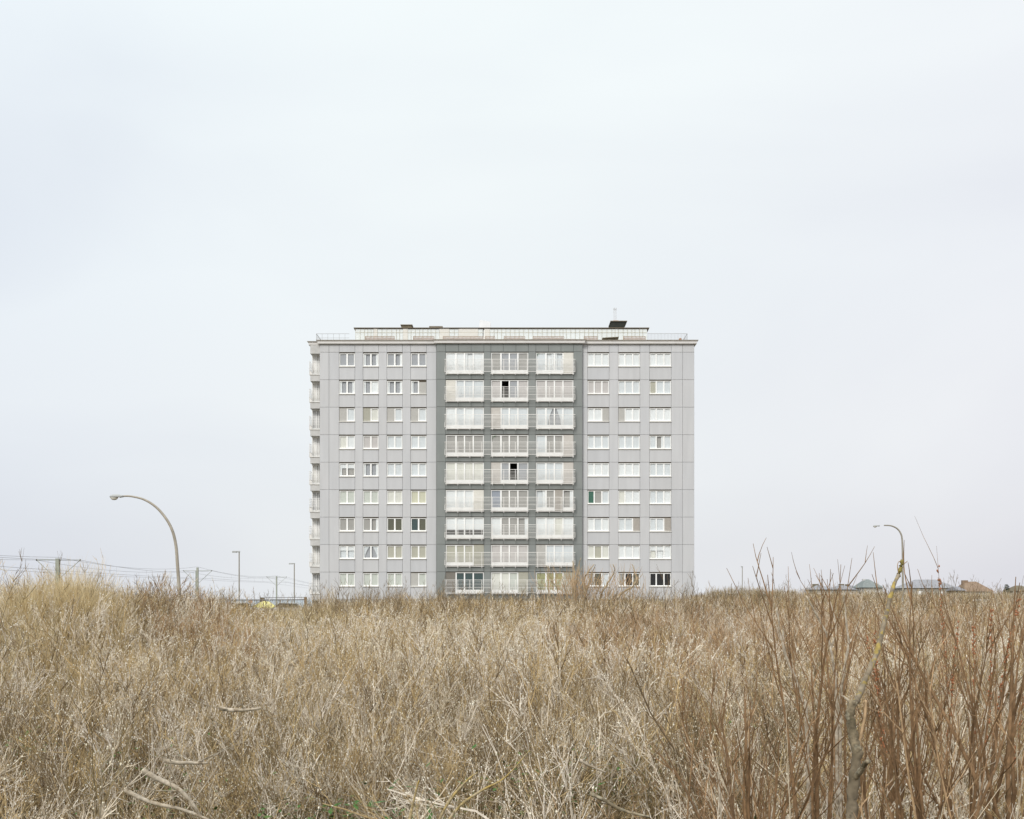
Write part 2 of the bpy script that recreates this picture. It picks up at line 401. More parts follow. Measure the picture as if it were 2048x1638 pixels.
LEFT = ['G G', 'Gl Gr', 'G Gr', 'G G',   'Gl Gr', 'Gl X', 'Gl Gr', 'Gl sz',   's L', 'w C', 's L', 's L',   'C W', 'P P', 'L L', 'L L',
        'glv gv', 'Gl Gr', 'L L', 'L L',   'E E', 'E E', 'C C', 'Y Y',   'g g', 'g gr', 'O O', 'T O',   'Lv Lv', 'Ga Gb', 'B B', 'B B',  # olive curtains in one window stand in for a hill's reflection
        'E E', 'E E', 'E E', 's E']
for i, sp in enumerate(LEFT):
    r, c = divmod(i, 4); a, b_ = LW[c]; yt = ROWT[r]
    window(bx(a)+0.02, bx(b_)-0.02, bz(yt+28.0), bz(yt+1.8), 0.09, sp.split(), [0.5], [0.15], 0.10)
RIGHT = ['W W W', 'W W W', 'W W W',   'P P P', 'L L L', 'B L L',   'W W s', 's W W', 'W W W',   'L L L', 'L L L', 'L gr L',   'W W W', 'W W W', 'L L L',
         'N g L', 'C W W', 'L L W',   'W L W', 'L L u', 'L L u',   'C B C', 'W W W', 'Cv Wv W',   'g O L', 'g D O', 'D D D']
for i, sp in enumerate(RIGHT):
    r, c = divmod(i, 3); a, b_ = RW[c]; yt = ROWT[r]-0.4
    window(bx(a)+0.02, bx(b_)-0.02, bz(yt+28.4), bz(yt+2.0), 0.09, sp.split(), [0.31, 0.67], [0.12, 0.13], 0.08)

# ---- centre bays
BAY = [(891.3, 967.8), (981.8, 1056.8), (1071.8, 1147.2)]
C0, C1 = 873.0, 1164.8
zjc = [cz(703.6+PIT*k) for k in range(10)]; zct = cz(687.0)
core = MB()
strips = [(C0, 891.3), (967.8, 981.8), (1056.8, 1071.8), (1147.2, C1)]
for a, b_ in strips: core.box(cx(a), cx(b_), YC+0.064, 0.5, BASE, zct)
for a, b_ in BAY:
    core.box(cx(a), cx(b_), YC+0.064, 0.5, zjc[0], zct)
    for k in range(9): core.box(cx(a), cx(b_), YC+0.064, 0.5, zjc[k+1] if k < 8 else BASE, cz(703.6+PIT*k+43.0))
core.build('wall', M_JOINTD, tower)
for a, b_ in strips:
    panel('dark_panel', cx(a), cx(b_), zjc[0], zct, YC, M_DARK)
    for k in range(9): panel('dark_panel', cx(a), cx(b_), zjc[k+1], zjc[k], YC, M_DARK)
for a, b_ in BAY:
    for j in range(3):
        xa = cx(a+(b_-a)*j/3); xb = cx(a+(b_-a)*(j+1)/3)
        panel('dark_panel', xa, xb, zjc[0], zct, YC, M_DARK)
        for k in range(9): panel('dark_panel', xa, xb, zjc[k+1], cz(703.6+PIT*k+43.0), YC+0.003, M_DARK)
sidec = MB()
sidec.box(cx(C0)-0.004, cx(C0)+0.05, YC+0.02, 0.0, BASE, zct-0.002); sidec.box(cx(C1)-0.05, cx(C1)+0.004, YC+0.02, 0.0, BASE, zct-0.002)
sidec.build('return_panel', M_DARK, tower)
BAYS = ['W W Wl W', 'g G G g', 'L Wr Ll t',   't L L L', 'P Dol G P', 'P P P P',   'W L W L', 'q L L L', 'L Ga Gb L',
        'g g g g', 'g g g g', 'L g g q',   'C C C C', 'q G Oo G', 'L L L q',   'W W W t', 'H g g g', 'Lr g u gr',
        'Wh Wh Wh Wh', 'W g g gr', 'W W C W',   'B B B w', 'P P P P', 's L L L',   'v T T T', 'C C E w', 'V V V w']
for i, sp in enumerate(BAYS):
    r, c = divmod(i, 3); a, b_ = BAY[c]; yt = 703.6+PIT*r
    window(cx(a)+0.01, cx(b_)-0.01, cz(yt+42.6), cz(yt+1.2), YC+0.11, sp.split(), [0.268, 0.492, 0.722], [0.15, 0.13, 0.13], 0.07, 0.26, door=True, sill=False)
# balcony railings, one per storey
postx = [892.8, 916.2, 940.0, 963.9, 984.7, 1007.7, 1030.8, 1054.2, 1075.2, 1098.4, 1122.0, 1145.7]
RY = YC-0.45
pm = MB(); pm.box(-0.022, 0.022, -0.022, 0.022, -0.20, 1.31); pm.octa((0, 0, -0.22), 0.05, 0.07)
post_me = pm.mesh('post', M_RAIL)
for k in range(9):
    zd = cz(703.6+PIT*k+42.8)          # deck level
    b = MB(); xa, xb = cx(889.9), cx(1149.9)
    for dz, t in ((1.30, 0.022), (1.12, 0.011), (0.98, 0.011), (0.84, 0.011), (0.70, 0.011), (0.56, 0.016), (0.07, 0.018)):
        b.box(xa, xb, RY-t, RY+t, zd+dz-t, zd+dz+t)
        for xe in (xa, xb): b.box(xe-t, xe+t, RY+t+0.001, YC-0.001, zd+dz-t, zd+dz+t)
    rl = b.build('balcony_railing', M_RAIL, tower)
    b = MB(); n = 128
    for i in range(n):
        x = xa+(xb-xa)*(i+0.5)/n; b.box(x-0.008, x+0.008, RY-0.008, RY+0.008, zd+0.09, zd+0.555)
    for j in range(4):
        for xe in (xa, xb): b.box(xe-0.012, xe+0.012, RY+0.08+j*0.1-0.012, RY+0.08+j*0.1+0.012, zd+0.09, zd+0.555)
    bo = b.build('baluster_row', M_RAIL, rl); bo['kind'] = 'stuff'
    for px in postx: link('post', post_me, rl, (cx(px), RY-0.03, zd))
    for a, b_ in BAY:
        d = MB(); d.box(cx(a)-0.02, cx(b_)+0.02, YC-0.14, YC+0.2, zd-0.10, zd-0.02); d.build('deck', M_RAIL, rl)
# garlands in two bay corners
M_LEAFG = mat('garland_leaf', [(0.05, 0.16, 0.05), (0.10, 0.24, 0.09)], 0.7, 20, 0.2)
for (px, py) in ((1073.0, 704.5), (983.5, 869.5)):
    b = MB()
    for i in range(60):
        u = rng.random(); v = rng.random()*(1-u)**1.3
        p = Vector((cx(px+u*9), YC+0.14+rng.uniform(-.03, .03), cz(py+1+v*9)))
        d1 = Vector((rng.uniform(-1, 1), rng.uniform(-.5, .5), rng.uniform(-1, 1)))*0.06; d2 = Vector((rng.uniform(-1, 1), rng.uniform(-.5, .5), rng.uniform(-1, 1)))*0.06
        b.poly([p, p+d1, p+d2])
    b.build('garland', M_LEAFG, tower)
# plinth line
b = MB(); b.box(XL-0.03, XR+0.03, -0.04, 0.06, 0.0, bz(1206)); b.build('plinth', M_CONC, tower)

# ---- cornices
def cornice(xa, xb, yf, zt, left_ret=False, depth=1.2, right_ret=True):
    prof = [(0.0, -0.32), (-0.20, -0.32), (-0.23, -0.29), (-0.25, -0.08), (-0.34, -0.02), (-0.34, 0.0), (0.0, 0.0)]
    b = MB(); K = len(prof)
    rows = [(xa, -1), (xb, 1)]
    path = [(xa, yf+depth, -1, 0), (xa, yf, -1, -1), (xb, yf, 1, -1), (xb, yf+depth, 1, 0)]
    for (x, y, sx, sy) in path:
        for (dy, dz) in prof: b.v.append((x+sx*(-dy), y-(sy)*(dy), zt+dz))
    for i in range(3):
        for k in range(K):
            k2 = (k+1) % K; b.f.append((i*K+k, (i+1)*K+k, (i+1)*K+k2, i*K+k2)); b.mi.append(0)
    b.f.append(tuple(range(K))); b.f.append(tuple(range(3*K, 4*K))[::-1]); b.mi += [0, 0]
    co = b.build('cornice', M_CORN, tower)
    b = MB()
    b.box(xa-0.36, xb+0.36, yf-0.36, yf+depth, zt+0.001, zt+0.045); b.build('cornice_cap', M_CAP, co)
cornice(XL+0.05, cx(C0)-0.10, 0.0, bz(682.0), depth=13.5)
cornice(cx(C1)+0.10, XR, 0.0, bz(682.0), depth=13.5)
cornice(cx(C0), cx(C1), YC, cz(680.8), depth=2.0)
rf = MB(); rf.box(XL+0.1, XR-0.1, 0.3, 14.2, ztop, bz(683.0)); rf.build('roof_slab', M_CONC, tower)

# ---- side wing with corner balconies on the left
wing = MB(); WX0 = -20.3
YW = 1.0
for k in range(10):
    zs = bz(761.1-PIT+PIT*k)
wing.box(WX0+0.9, XL+0.005, YW+0.2, 13.5, BASE, ztop)
wing.build('side_wing', M_LIGHT, tower)
for k in range(-1, 9):
    zt = bz(749.4+PIT*k) if k >= 0 else bz(688.6); zb = bz(761.1+PIT*k)
    b = MB(); b.box(-20.22, XL-0.004, 0.25, 13.0, zb, zt); sb = b.build('balcony_slab', M_CONC, tower)
    if k >= 0:
        b = MB(); b.box(-20.26, XL-0.002, 0.22, 12.9, zt+0.002, zt+0.03); b.build('slab_edge', M_CAP, sb)
    # glazed front of the loggia and side glazing, below this slab
    zf = bz(749.4+PIT*(k+1)); 
    if k == 8: zf = BASE
    b = MB(); x0, x1 = WX0+0.12, XL-0.05
    for xx, ww in ((x0, 0.07), (x0+0.40, 0.09), (x1-0.3, 0.07)): b.box(xx, xx+ww, YW, YW+0.08, zf+0.04, zb-0.002)
    b.box(x0, x1, YW+0.001, YW+0.079, zb-0.12, zb-0.003); b.box(x0, x1, YW+0.001, YW+0.079, zf+0.04, zf+0.3)
    for j in range(7): b.box(x0, x0+0.07, YW+0.6+j*1.6, YW+0.7+j*1.6, zf+0.04, zb-0.003)
    lf = b.build('loggia_frame', M_FRAME, tower)
    b = MB(); b.box(x0+0.02, XL-0.01, YW+0.10, YW+0.12, zf+0.04, zb-0.004); b.box(x0+0.09, x0+0.11, YW+0.13, 12.6, zf+0.04, zb-0.004)
    b.build('blind', mat('loggia_blind'+str(k % 3), [(.70, .69, .66), (.55, .55, .55), (.76, .75, .73)][k % 3], 0.9, 4, 0.04), lf)
    # railing
    if k < 8:
        b = MB(); zr = zf
        for dz in (1.36, 1.18, 1.02, 0.86, 0.70, 0.56, 0.08):
            b.box(-20.30, -20.275, 0.2, 5.6, zr+dz-0.016, zr+dz+0.016); b.box(-20.30, XL-0.01, 0.17, 0.195, zr+dz-0.014, zr+dz+0.014)
        for j in range(46): b.box(-20.298, -20.276, 0.28+j*0.115, 0.295+j*0.115, zr+0.1, zr+0.54)
        for j in range(7): b.box(-20.30+j*0.16, -20.29+j*0.16, 0.17, 0.19, zr+0.1, zr+0.54)
        for yy in (0.2, 1.6, 3.0, 4.4): b.box(-20.325, -20.302, yy, yy+0.04, zr-0.05, zr+1.38)
        b.build('corner_railing', M_RAIL, tower)
cornice(-20.15, XL-0.4, 0.45, bz(682.6), depth=12.5)

# ---- roof terrace and penthouse
YP = 3.2; SP = F/(D+YP)
def qx(px): return (px-1024)/SP
def qz(py): return EYE+(HOR-py)/SP
zr0 = bz(683.0)
b = MB(); b.box(qx(707.5), qx(1298.5), YP-0.08, YP+8, qz(656.7), qz(655.3)); b.build('penthouse_roof', mat('roof_edge_brown', (0.15, 0.12, 0.085), 0.7, 3.0, 0.1), tower)
b = MB(); b.box(qx(711), qx(1294), YP+0.30, YP+7.8, zr0, qz(657.6)); b.build('penthouse_wall', mat('penthouse_white', (0.86, 0.86, 0.84), 0.8, 1.5, 0.03), tower)
solid = [(747, 754.5), (806, 815.5), (878.7, 898.6), (917, 956), (968.7, 979.5)]
M_WHC = mat('bright_curtain', (0.88, 0.88, 0.87), 0.9, 6.0, 0.04)
M_BEI = mat('beige_boarding', (0.70, 0.68, 0.63), 0.8, 3.0, 0.04)
x = 711.0
i = 0
pr = random.Random(3)
while x < 1293:
    w = pr.choice([9.0, 9.3, 8.6, 9.8, 6.5]); x2 = min(x+w, 1295)
    s_ = [q for q in solid if q[0] < (x+x2)/2 < q[1]]
    b = MB()
    if s_:
        x, x2 = s_[0]; b.box(qx(x), qx(x2), YP, YP+0.08, zr0, qz(657.4)); b.build('boarding', M_BEI, tower)
    else:
        for q in solid:
            if x < q[0] < x2: x2 = q[0]
        b.poly([(qx(x)+0.012, YP+0.03, zr0), (qx(x2)-0.012, YP+0.03, zr0), (qx(x2)-0.012, YP+0.03, qz(657.6)), (qx(x)+0.012, YP+0.03, qz(657.6))]); pn = b.build('penthouse_pane', GLASS, tower)
        b = MB(); b.box(qx(x)+0.02, qx(x2)-0.02, YP+0.05, YP+0.06, zr0+pr.choice([0, 0, 0, 0.2]), qz(657.8)); b.build('curtain', M_WHC, pn)
        b = MB(); b.box(qx(x)-0.012, qx(x)+0.012, YP+0.01, YP+0.04, zr0, qz(657.3)); b.build('mullion', mat('mullion_cream', (0.60, 0.56, 0.45), 0.6), pn)
    x = x2; i += 1
b = MB(); b.box(qx(711), qx(1294), YP-0.01, YP-0.002+0.0, qz(665.0), qz(664.4)); b.build('transom', mat('mullion_cream', (0.60, 0.56, 0.45), 0.6), tower)
# picket screens on the terrace
for (a, b_) in ((730.5, 789), (826.5, 868.5), (886, 967.0), (970, 990), (1008, 1050), (1066, 1128), (1168, 1195), (1247, 1291)):
    YS = YP-1.0; g = MB(); sc = F/(D+YS); X0, X1 = (a-1024)/sc, (b_-1024)/sc; zt = EYE+(HOR-672.3)/sc
    g.box(X0, X1, YS, YS+0.03, zt-0.05, zt); n = int((X1-X0)/0.13)
    for j in range(n+1): xx = X0+(X1-X0)*j/n; g.box(xx-0.02, xx+0.02, YS+0.001, YS+0.029, zr0, zt-0.051)
    g.box(X0, X0+0.05, YS-0.01, YS+0.04, zr0, zt+0.02)
    so_ = g.build('picket_screen', M_WOOD, tower)
    g = MB(); g.box(X0+0.06, X1-0.02, YS+0.04, YS+0.06, zr0, zt-0.13); g.build('screen_panel', M_PINK, so_)
# terrace railings at both ends
def terr_rail(xa, xb, ya, zt, bars):
    g = MB(); g.box(xa, xb, ya, ya+0.03, zt-0.03, zt)
    n = int(abs(xb-xa)/0.14)
    if bars:
        for j in range(n+1): xx = xa+(xb-xa)*j/n; g.box(xx-0.010, xx+0.010, ya+0.002, ya+0.02, zr0, zt-0.03)
    else:
        for j in range(0, n+1, 4): xx = xa+(xb-xa)*j/n; g.box(xx-0.012, xx+0.012, ya+0.002, ya+0.026, zr0, zt-0.03)
        g.box(xa, xb, ya+0.003, ya+0.02, zt-0.45, zt-0.425)
    return g
g = terr_rail(bx(631), qx(706), 0.5, bz(665.2)+0.02, False)
for yy in np.arange(0.6, 9, 0.5): g.box(bx(631)-0.012, bx(631)+0.012, yy, yy+0.02, zr0, bz(665.2)-0.02)
g.box(bx(631)-0.015, bx(631)+0.015, 0.53, 9, bz(665.2)-0.02, bz(665.2)+0.018); g.build('terrace_railing', mat('galvanised_dull', (0.36, 0.36, 0.36), 0.6), tower)
g = terr_rail(bx(1296), bx(1376.5), 0.6, bz(664.0), True)
g.box(bx(1376.5)-0.015, bx(1376.5)+0.015, 0.63, 9, bz(664.0)-0.03, bz(664.0))
for yy in np.arange(0.7, 9, 0.4): g.box(bx(1376.5)-0.01, bx(1376.5)+0.01, yy, yy+0.02, zr0, bz(664.0)-0.03)
g.build('terrace_railing', mat('galvanised_dull', (0.36, 0.36, 0.36), 0.6), tower)
g = MB(); g.box(bx(967), bx(968.4), 0.8, 0.88, zr0, bz(656)); g.build('terrace_post', M_FRAME, tower)
g = MB(); g.box(bx(1120), bx(1160), 0.6, 1.2, zr0, bz(677)); g.box(bx(1131), bx(1150), 0.65, 1.1, bz(677), bz(674.5)); g.build('planter', M_PINK, tower)
g = MB()   # pergola-like awning near the right chimney
g.prism([(bx(1207), bz(671)), (bx(1240), bz(669)), (bx(1240), bz(667.6)), (bx(1207), bz(669.8))], 1.2, 2.6)
for xx in (1209, 1222, 1238): g.box(bx(xx)-0.02, bx(xx)+0.02, 1.3, 1.34, zr0, bz(670))
g.build('awning', M_BRWN, tower)
g = MB(); g.tube([(bx(1363), 0.9, zr0), (bx(1363), 0.9, bz(674))], [0.22, 0.16], 8); g.octa((bx(1363), 0.9, bz(673.5)), 0.16, 0.12); g.build('roof_cowl', mat('terracotta', (0.42, 0.22, 0.12), 0.8, 6, 0.15), tower)
# chimneys (further back, own depth)
SR = F/(D+YP+2.0)
def rx(px): return (px-1024)/SR
def rz(py): return EYE+(HOR-py)/SR
def chim(name, a, b_, t, bt, m, cap=None):
    g = MB(); g.box(rx(a), rx(b_), YP+2, YP+3.0, rz(bt), rz(t)); o = g.build(name, m, tower)
    if cap:
        g = MB(); g.box(rx(a)-cap, rx(b_)+cap, YP+2-cap, YP+3+cap, rz(t)+0.001, rz(t)+0.07); g.build('chimney_cap', M_CAP, o)
    return o
chim('chimney', 803, 823, 650.5, 660, M_BRWN, 0.1); chim('chimney', 859, 884.5, 653.6, 660, M_CAP, 0.04)
g = MB(); g.prism([(rx(958.5), rz(655)), (rx(981), rz(655)), (rx(981), rz(643.5)), (rx(959.5), rz(639.5))], YP+2, YP+3.2)
g.build('roof_box', mat('pale_sheet', (0.80, 0.81, 0.82), 0.6, 2, 0.04), tower)
# lift house with splayed dark roof and twin flue
g = MB(); yb = YP+2.0
def ring(a, b_, z, y0, y1): return [(rx(a), y0, z), (rx(b_), y0, z), (rx(b_), y1, z), (rx(a), y1, z)]
r0 = ring(1217, 1248.5, rz(655), yb, yb+2); r1 = ring(1222, 1252.5, rz(643.8), yb-0.5, yb+2.5)
r1 = ring(1222, 1253, rz(643.8), yb-0.2, yb+2.2)
n0 = len(g.v); g.v += r0+r1
g.f += [(0, 1, 5, 4), (1, 2, 6, 5), (2, 3, 7, 6), (3, 0, 4, 7), (0, 3, 2, 1), (4, 5, 6, 7)]; g.mi += [0]*6
lh = g.build('lift_house', M_DKRF, tower)
g = MB(); g.box(rx(1220.5), rx(1254), yb-0.3, yb+2.3, rz(643.8)+0.002, rz(642.6)); g.build('lift_house_roof', M_CAP, lh)
g = MB(); g.prism([(rx(1225.5), rz(642.5)), (rx(1238.5), rz(642.5)), (rx(1237.5), rz(639.3)), (rx(1227), rz(639.3))], yb+0.3, yb+1.2); g.build('flue_base', mat('terracotta', (0.42, 0.22, 0.12)), lh)
g = MB()
for px in (1229.2, 1233.0):
    g.tube([(rx(px), yb+0.7, rz(640)), (rx(px), yb+0.7, rz(614.5))], 0.045, 6); g.tube([(rx(px), yb+0.7, rz(615.5)), (rx(px), yb+0.7, rz(612.5))], 0.075, 6)
g.box(rx(1229.2), rx(1233.0), yb+0.68, yb+0.72, rz(617.3), rz(616.6)); g.build('flue', mat('galvanised', (0.62, 0.63, 0.64), 0.5, 3, 0.05, metallic=0.3), lh)

# ------------------------------------------------------------------ street lamps
M_POLE = mat('lamp_pole_paint', [(0.34, 0.305, 0.25), (0.42, 0.385, 0.32)], 0.7, 6.0, 0.12)
M_POLE2 = mat('lamp_pole_grey', [(0.28, 0.255, 0.21), (0.33, 0.305, 0.25)], 0.7, 6.0, 0.1)
M_BOWL = mat('lamp_bowl', (0.66, 0.65, 0.58), 0.35, 5.0, 0.05, 0.5)
M_HEAD = mat('lamp_head_grey', (0.40, 0.41, 0.40), 0.55, 5.0, 0.1)
def blob(b, c, rx, ry, rz, zlo=-1.0, zhi=1.0, nu=14, nv=8, mi=0, taper=0.0):
    n0 = len(b.v)
    for j in range(nv+1):
        t = zlo+(zhi-zlo)*j/nv; r = math.sqrt(max(0.0, 1-t*t))
        for i in range(nu):
            a = 2*pi*i/nu; x = cos(a)*r; b.v.append((c[0]+x*rx, c[1]+sin(a)*r*ry*(1-taper*x), c[2]+t*rz))
    for j in range(nv):
        for i in range(nu):
            i2 = (i+1) % nu; b.f.append((n0+j*nu+i, n0+j*nu+i2, n0+(j+1)*nu+i2, n0+(j+1)*nu+i)); b.mi.append(mi)
    b.f.append(tuple(n0+i for i in range(nu))[::-1]); b.f.append(tuple(n0+nv*nu+i for i in range(nu))); b.mi += [mi, mi]
def catmull(pts, n=5):
    pts = [Vector(p) for p in pts]; q = [pts[0]*2-pts[1]]+pts+[pts[-1]*2-pts[-2]]; out = []
    for i in range(1, len(q)-2):
        a, b, c, d = q[i-1], q[i], q[i+1], q[i+2]
        for j in range(n):
            t = j/n; out.append(0.5*((2*b)+(c-a)*t+(2*a-5*b+4*c-d)*t*t+(3*b-a-3*c+d)*t**3))
    out.append(pts[-1]); return out
def arc_lamp(label, Y, path, r0, r1, head, m):
    base = P(path[-1][0], HOR, Y); gz = float(G(base.x, Y))
    t = thing('street_lamp', label, 'street lamp', (base.x, Y, gz), 'street lamps beyond the scrub')
    o0 = Vector((base.x, Y, gz))
    pts = [P(x, y, Y)-o0 for x, y in path]; pts.append(Vector((pts[-1].x+0.01, 0, -0.3)))
    c = catmull(pts, 5); n = len(c)
    L = [0]; 
    for i in range(1, n): L.append(L[-1]+(c[i]-c[i-1]).length)
    g = MB(); g.tube(c, [r0+(r1-r0)*(l/L[-1])**0.6 for l in L], 10); g.build('pole', m, t, smooth=True)
    hx0, hx1, hy = head; hc = P((hx0+hx1)/2, hy, Y)-o0; hw = wpx((hx1-hx0)/2, Y)
    g = MB(); blob(g, hc, hw, hw*0.42, hw*0.40, zlo=-0.15, zhi=1.0, taper=0.25)
    g.tube([hc+Vector((hw*0.6, 0, 0.02)), hc+Vector((hw*1.25, 0, 0.02))], [hw*0.24, r0*1.2], 8); g.build('lamp_housing', M_HEAD, t, smooth=True)
    g = MB(); blob(g, hc+Vector((-hw*0.28, 0, -0.07*hw)), hw*0.62, hw*0.36, hw*0.46, zlo=-1.0, zhi=0.0); g.build('lamp_bowl', M_BOWL, t, smooth=True)
arc_lamp('tall curved brown street lamp arching left over the scrub on the left side', 45.0,
         [(243, 992.2), (262, 992.6), (288, 999), (312, 1014), (332, 1037), (345, 1062), (352, 1092), (355, 1130), (357.5, 1165), (359, 1200)], 0.030, 0.078, (219, 245, 993.5), M_POLE)
arc_lamp('short curved street lamp behind the lichen covered branch on the right side', 66.0,
         [(1768, 1050.6), (1782, 1051.5), (1794, 1057), (1801.5, 1067), (1804.3, 1080), (1805.2, 1110), (1805.5, 1150), (1806, 1200)], 0.035, 0.066, (1746, 1757.5, 1052.2), M_POLE2)
def post_lamp(label, px, py, Y, arm, r):
    top = P(px, py, Y); t = thing('street_lamp', label, 'street lamp', (top.x, Y, 0), 'street lamps beyond the scrub')
    g = MB(); g.tube([(0, 0, -0.5), (0, 0, top.z)], [r*1.25, r], 8); g.build('pole', M_POLE2, t)
    g = MB(); w = wpx(arm, Y); g.box(-w, 0.1, -0.12, 0.12, top.z-0.02, top.z+0.16); g.box(-w, -w*0.35, -0.16, 0.16, top.z-0.06, top.z+0.12)
    g.build('lamp_housing', M_HEAD, t)
post_lamp('straight post lamp with flat head, between the curved lamp and the tower', 478.3, 1104.5, 150.0, 13.5, 0.075)
post_lamp('straight post lamp nearest the left edge of the tower', 588.6, 1128.0, 205.0, 10.5, 0.085)
post_lamp('tiny distant straight lamp right of the tower above the far dune', 1484.6, 1134, 240.0, 2.5, 0.075)

# ------------------------------------------------------------------ tram line masts and wires
M_MAST = mat('mast_green_grey', [(0.30, 0.33, 0.28), (0.38, 0.39, 0.33)], 0.8, 3.0, 0.12)
M_WIRE = mat('wire_dark', (0.28, 0.28, 0.29), 0.6)
masts = []
def mast(label, px, ptop, parm, xa, xb, Y, w, yb):
    base = P(px, HOR, Y); t = thing('catenary_mast', label, 'overhead line mast', (base.x, Y, -0.5), 'overhead line masts')
    o0 = Vector((base.x, Y, -0.5)); tp = P(px, ptop, Y)-o0; r = wpx(w/2, Y)
    g = MB(); g.box(-r, r, -r, r, -0.5, tp.z); g.build('post', M_MAST, t)
    g = MB(); A = P(xa, parm, Y)-o0; B = P(xb, parm, Y)-o0; g.tube([A, B], 0.045, 4)
    bz_ = (P(px, yb, Y)-o0); g.tube([A, bz_], 0.04, 4); g.tube([B, bz_], 0.04, 4)
    A2 = P(xa+8, parm+(yb-parm)*0.65, Y)-o0
    g.build('cross_arm', M_MAST, t)
    g = MB(); g.octa(A, 0.12, 0.14); g.octa(B, 0.12, 0.14); g.build('insulator', M_SLOT_SHADE, t)
    masts.append((P(xa, parm, Y), P(xb, parm, Y), P(px, ptop, Y), Y))
mast('wide overhead line mast rising out of the tall grass at far left', 115.5, 1117, 1120, 73, 160.5, 144.0, 7.0, 1160)
mast('overhead line mast just right of the curved street lamp', 395.0, 1135, 1141.5, 367, 423.5, 220.0, 3.8, 1168)
mast('small overhead line mast between the two straight post lamps', 553.2, 1152.5, 1154, 533.5, 573, 313.0, 2.4, 1172)
ox = MB(); base = P(391, HOR, 221)
ox.box(-0.12, 0.12, -0.12, 0.12, -1, P(391, 1141, 221).z); tag(ox.build('signal_post', M_MAST, None, (base.x, 221.5, 0)), 'slim grey post standing close against the mast by the curved lamp', 'post')
near = [Vector((-60.0, 62.0, 7.6)), Vector((-54.0, 62.0, 7.6)), Vector((-57, 62, 8.2)), 62.0]
chain = [near]+masts+[[Vector((-73, 470, 6.9)), Vector((-68, 470, 6.9)), Vector((-70, 470, 7.4)), 470]]
def span(g, a, b, sag, r, n=10):
    pts = []
    for i in range(n+1):
        t = i/n; p = a.lerp(b, t); p.z -= sag*4*t*(1-t); pts.append(p)
    g.tube(pts, r, 3)
for k, dz, sag, lab in ((0, 0.0, 0.8, 'carrier wire hung on the left ends of the mast arms'), (1, 0.0, 0.8, 'carrier wire hung on the right ends of the mast arms'),
                   (0, -1.5, 0.12, 'lower contact wire below the left mast arm ends'), (1, -1.5, 0.12, 'lower contact wire below the right mast arm ends'), (2, 0.15, 0.9, 'thin feeder wire running over the mast tops')):
    g = MB()
    for i in range(len(chain)-1):
        A = chain[i][k].copy(); B = chain[i+1][k].copy(); A.z += dz; B.z += dz
        span(g, A, B, sag, 0.022)
        if dz < -1:
            for t in (0.2, 0.4, 0.6, 0.8):
                p = A.lerp(B, t); 
                g.tube([p, p+Vector((0, 0, 1.45-0.8*4*t*(1-t)*0.9))], 0.012, 3)
    tag(g.build('overhead_wire', M_WIRE), lab, 'wire', 'overhead line wires')

# ------------------------------------------------------------------ small things left of the tower
M_YEL = mat('yellow_canvas', [(0.80, 0.74, 0.22), (0.86, 0.80, 0.36)], 0.8, 2.0, 0.06)
t = thing('beach_tent', 'low pale yellow canvas roof peeping over the scrub left of the tower', 'tent', (P(530, HOR, 120).x, 120, 0.0))
o0 = Vector(t.location)
def L(px, py, Y): return tuple(P(px, py, Y)-o0)
g = MB()
apex = [L(526, 1202, 121), L(538, 1203, 121.5)]; rim = [L(497, 1217, 119), L(556, 1217, 119), L(560, 1217, 124), L(500, 1217, 124)]
g.v += apex+rim; g.f += [(2, 3, 1, 0), (3, 4, 1), (4, 5, 0, 1), (5, 2, 0)]; g.mi += [0]*4; g.build('canopy', M_YEL, t)
g = MB()
for p in rim: g.box(p[0]-0.04, p[0]+0.04, p[1]-0.04, p[1]+0.04, 0, p[2])
g.build('pole', M_RAIL, t)
b = MB(); p = P(524.5, 1206, 128); b.box(-0.22, 0.22, -0.2, 0.2, -1.5, 0.55); b.box(-0.25, 0.25, -0.23, 0.23, 0.55, 0.60)
tag(b.build('wooden_post', M_BRWN, None, p), 'stubby square brown post behind the yellow canvas roof', 'post')
b = MB(); p = P(501, 1203, 118); b.box(-0.03, 0.03, 0.03, 0.09, -2, 0.2)
q = b.build('sign_post', M_BRWN, None, p); tag(q, 'small weathered orange board on a post beside the yellow canvas roof', 'sign')
g = MB(); g.tube([(0, 0.028, 0), (0, -0.0, 0)], 0.22, 12); g.build('board', mat('orange_board', [(0.45, 0.24, 0.14), (0.60, 0.42, 0.30)], 0.8, 20, 0.2), q)
t = thing('guard_rail', 'thin dark two bar railing ending at a wooden post left of the tower', 'railing', (P(530, HOR, 100).x, 100, 0))
o0 = Vector(t.location); 
g = MB(); g.tube([L(430, 1199.8, 108), L(530, 1200, 104), L(611, 1199.3, 100)], 0.045, 5); g.build('bar', mat('rail_iron', (0.16, 0.16, 0.17), 0.6), t)
g = MB(); g.tube([L(520, 1195.5, 104), L(611, 1194.5, 100)], 0.025, 5); g.build('bar', mat('rail_iron', (0.16, 0.16, 0.17), 0.6), t)
g = MB(); g.tube([L(611, 1194, 100), L(611.3, 1225, 100)], [0.13, 0.11], 8); g.build('end_post', mat('weathered_post', (0.30, 0.21, 0.13), 0.9, 20, 0.2), t)
for px in (450, 500, 560): g = MB(); g.tube([L(px, 1199.8, 104), L(px, 1225, 104)], 0.04, 5); g.build('post', mat('rail_iron', (0.16, 0.16, 0.17), 0.6), t)
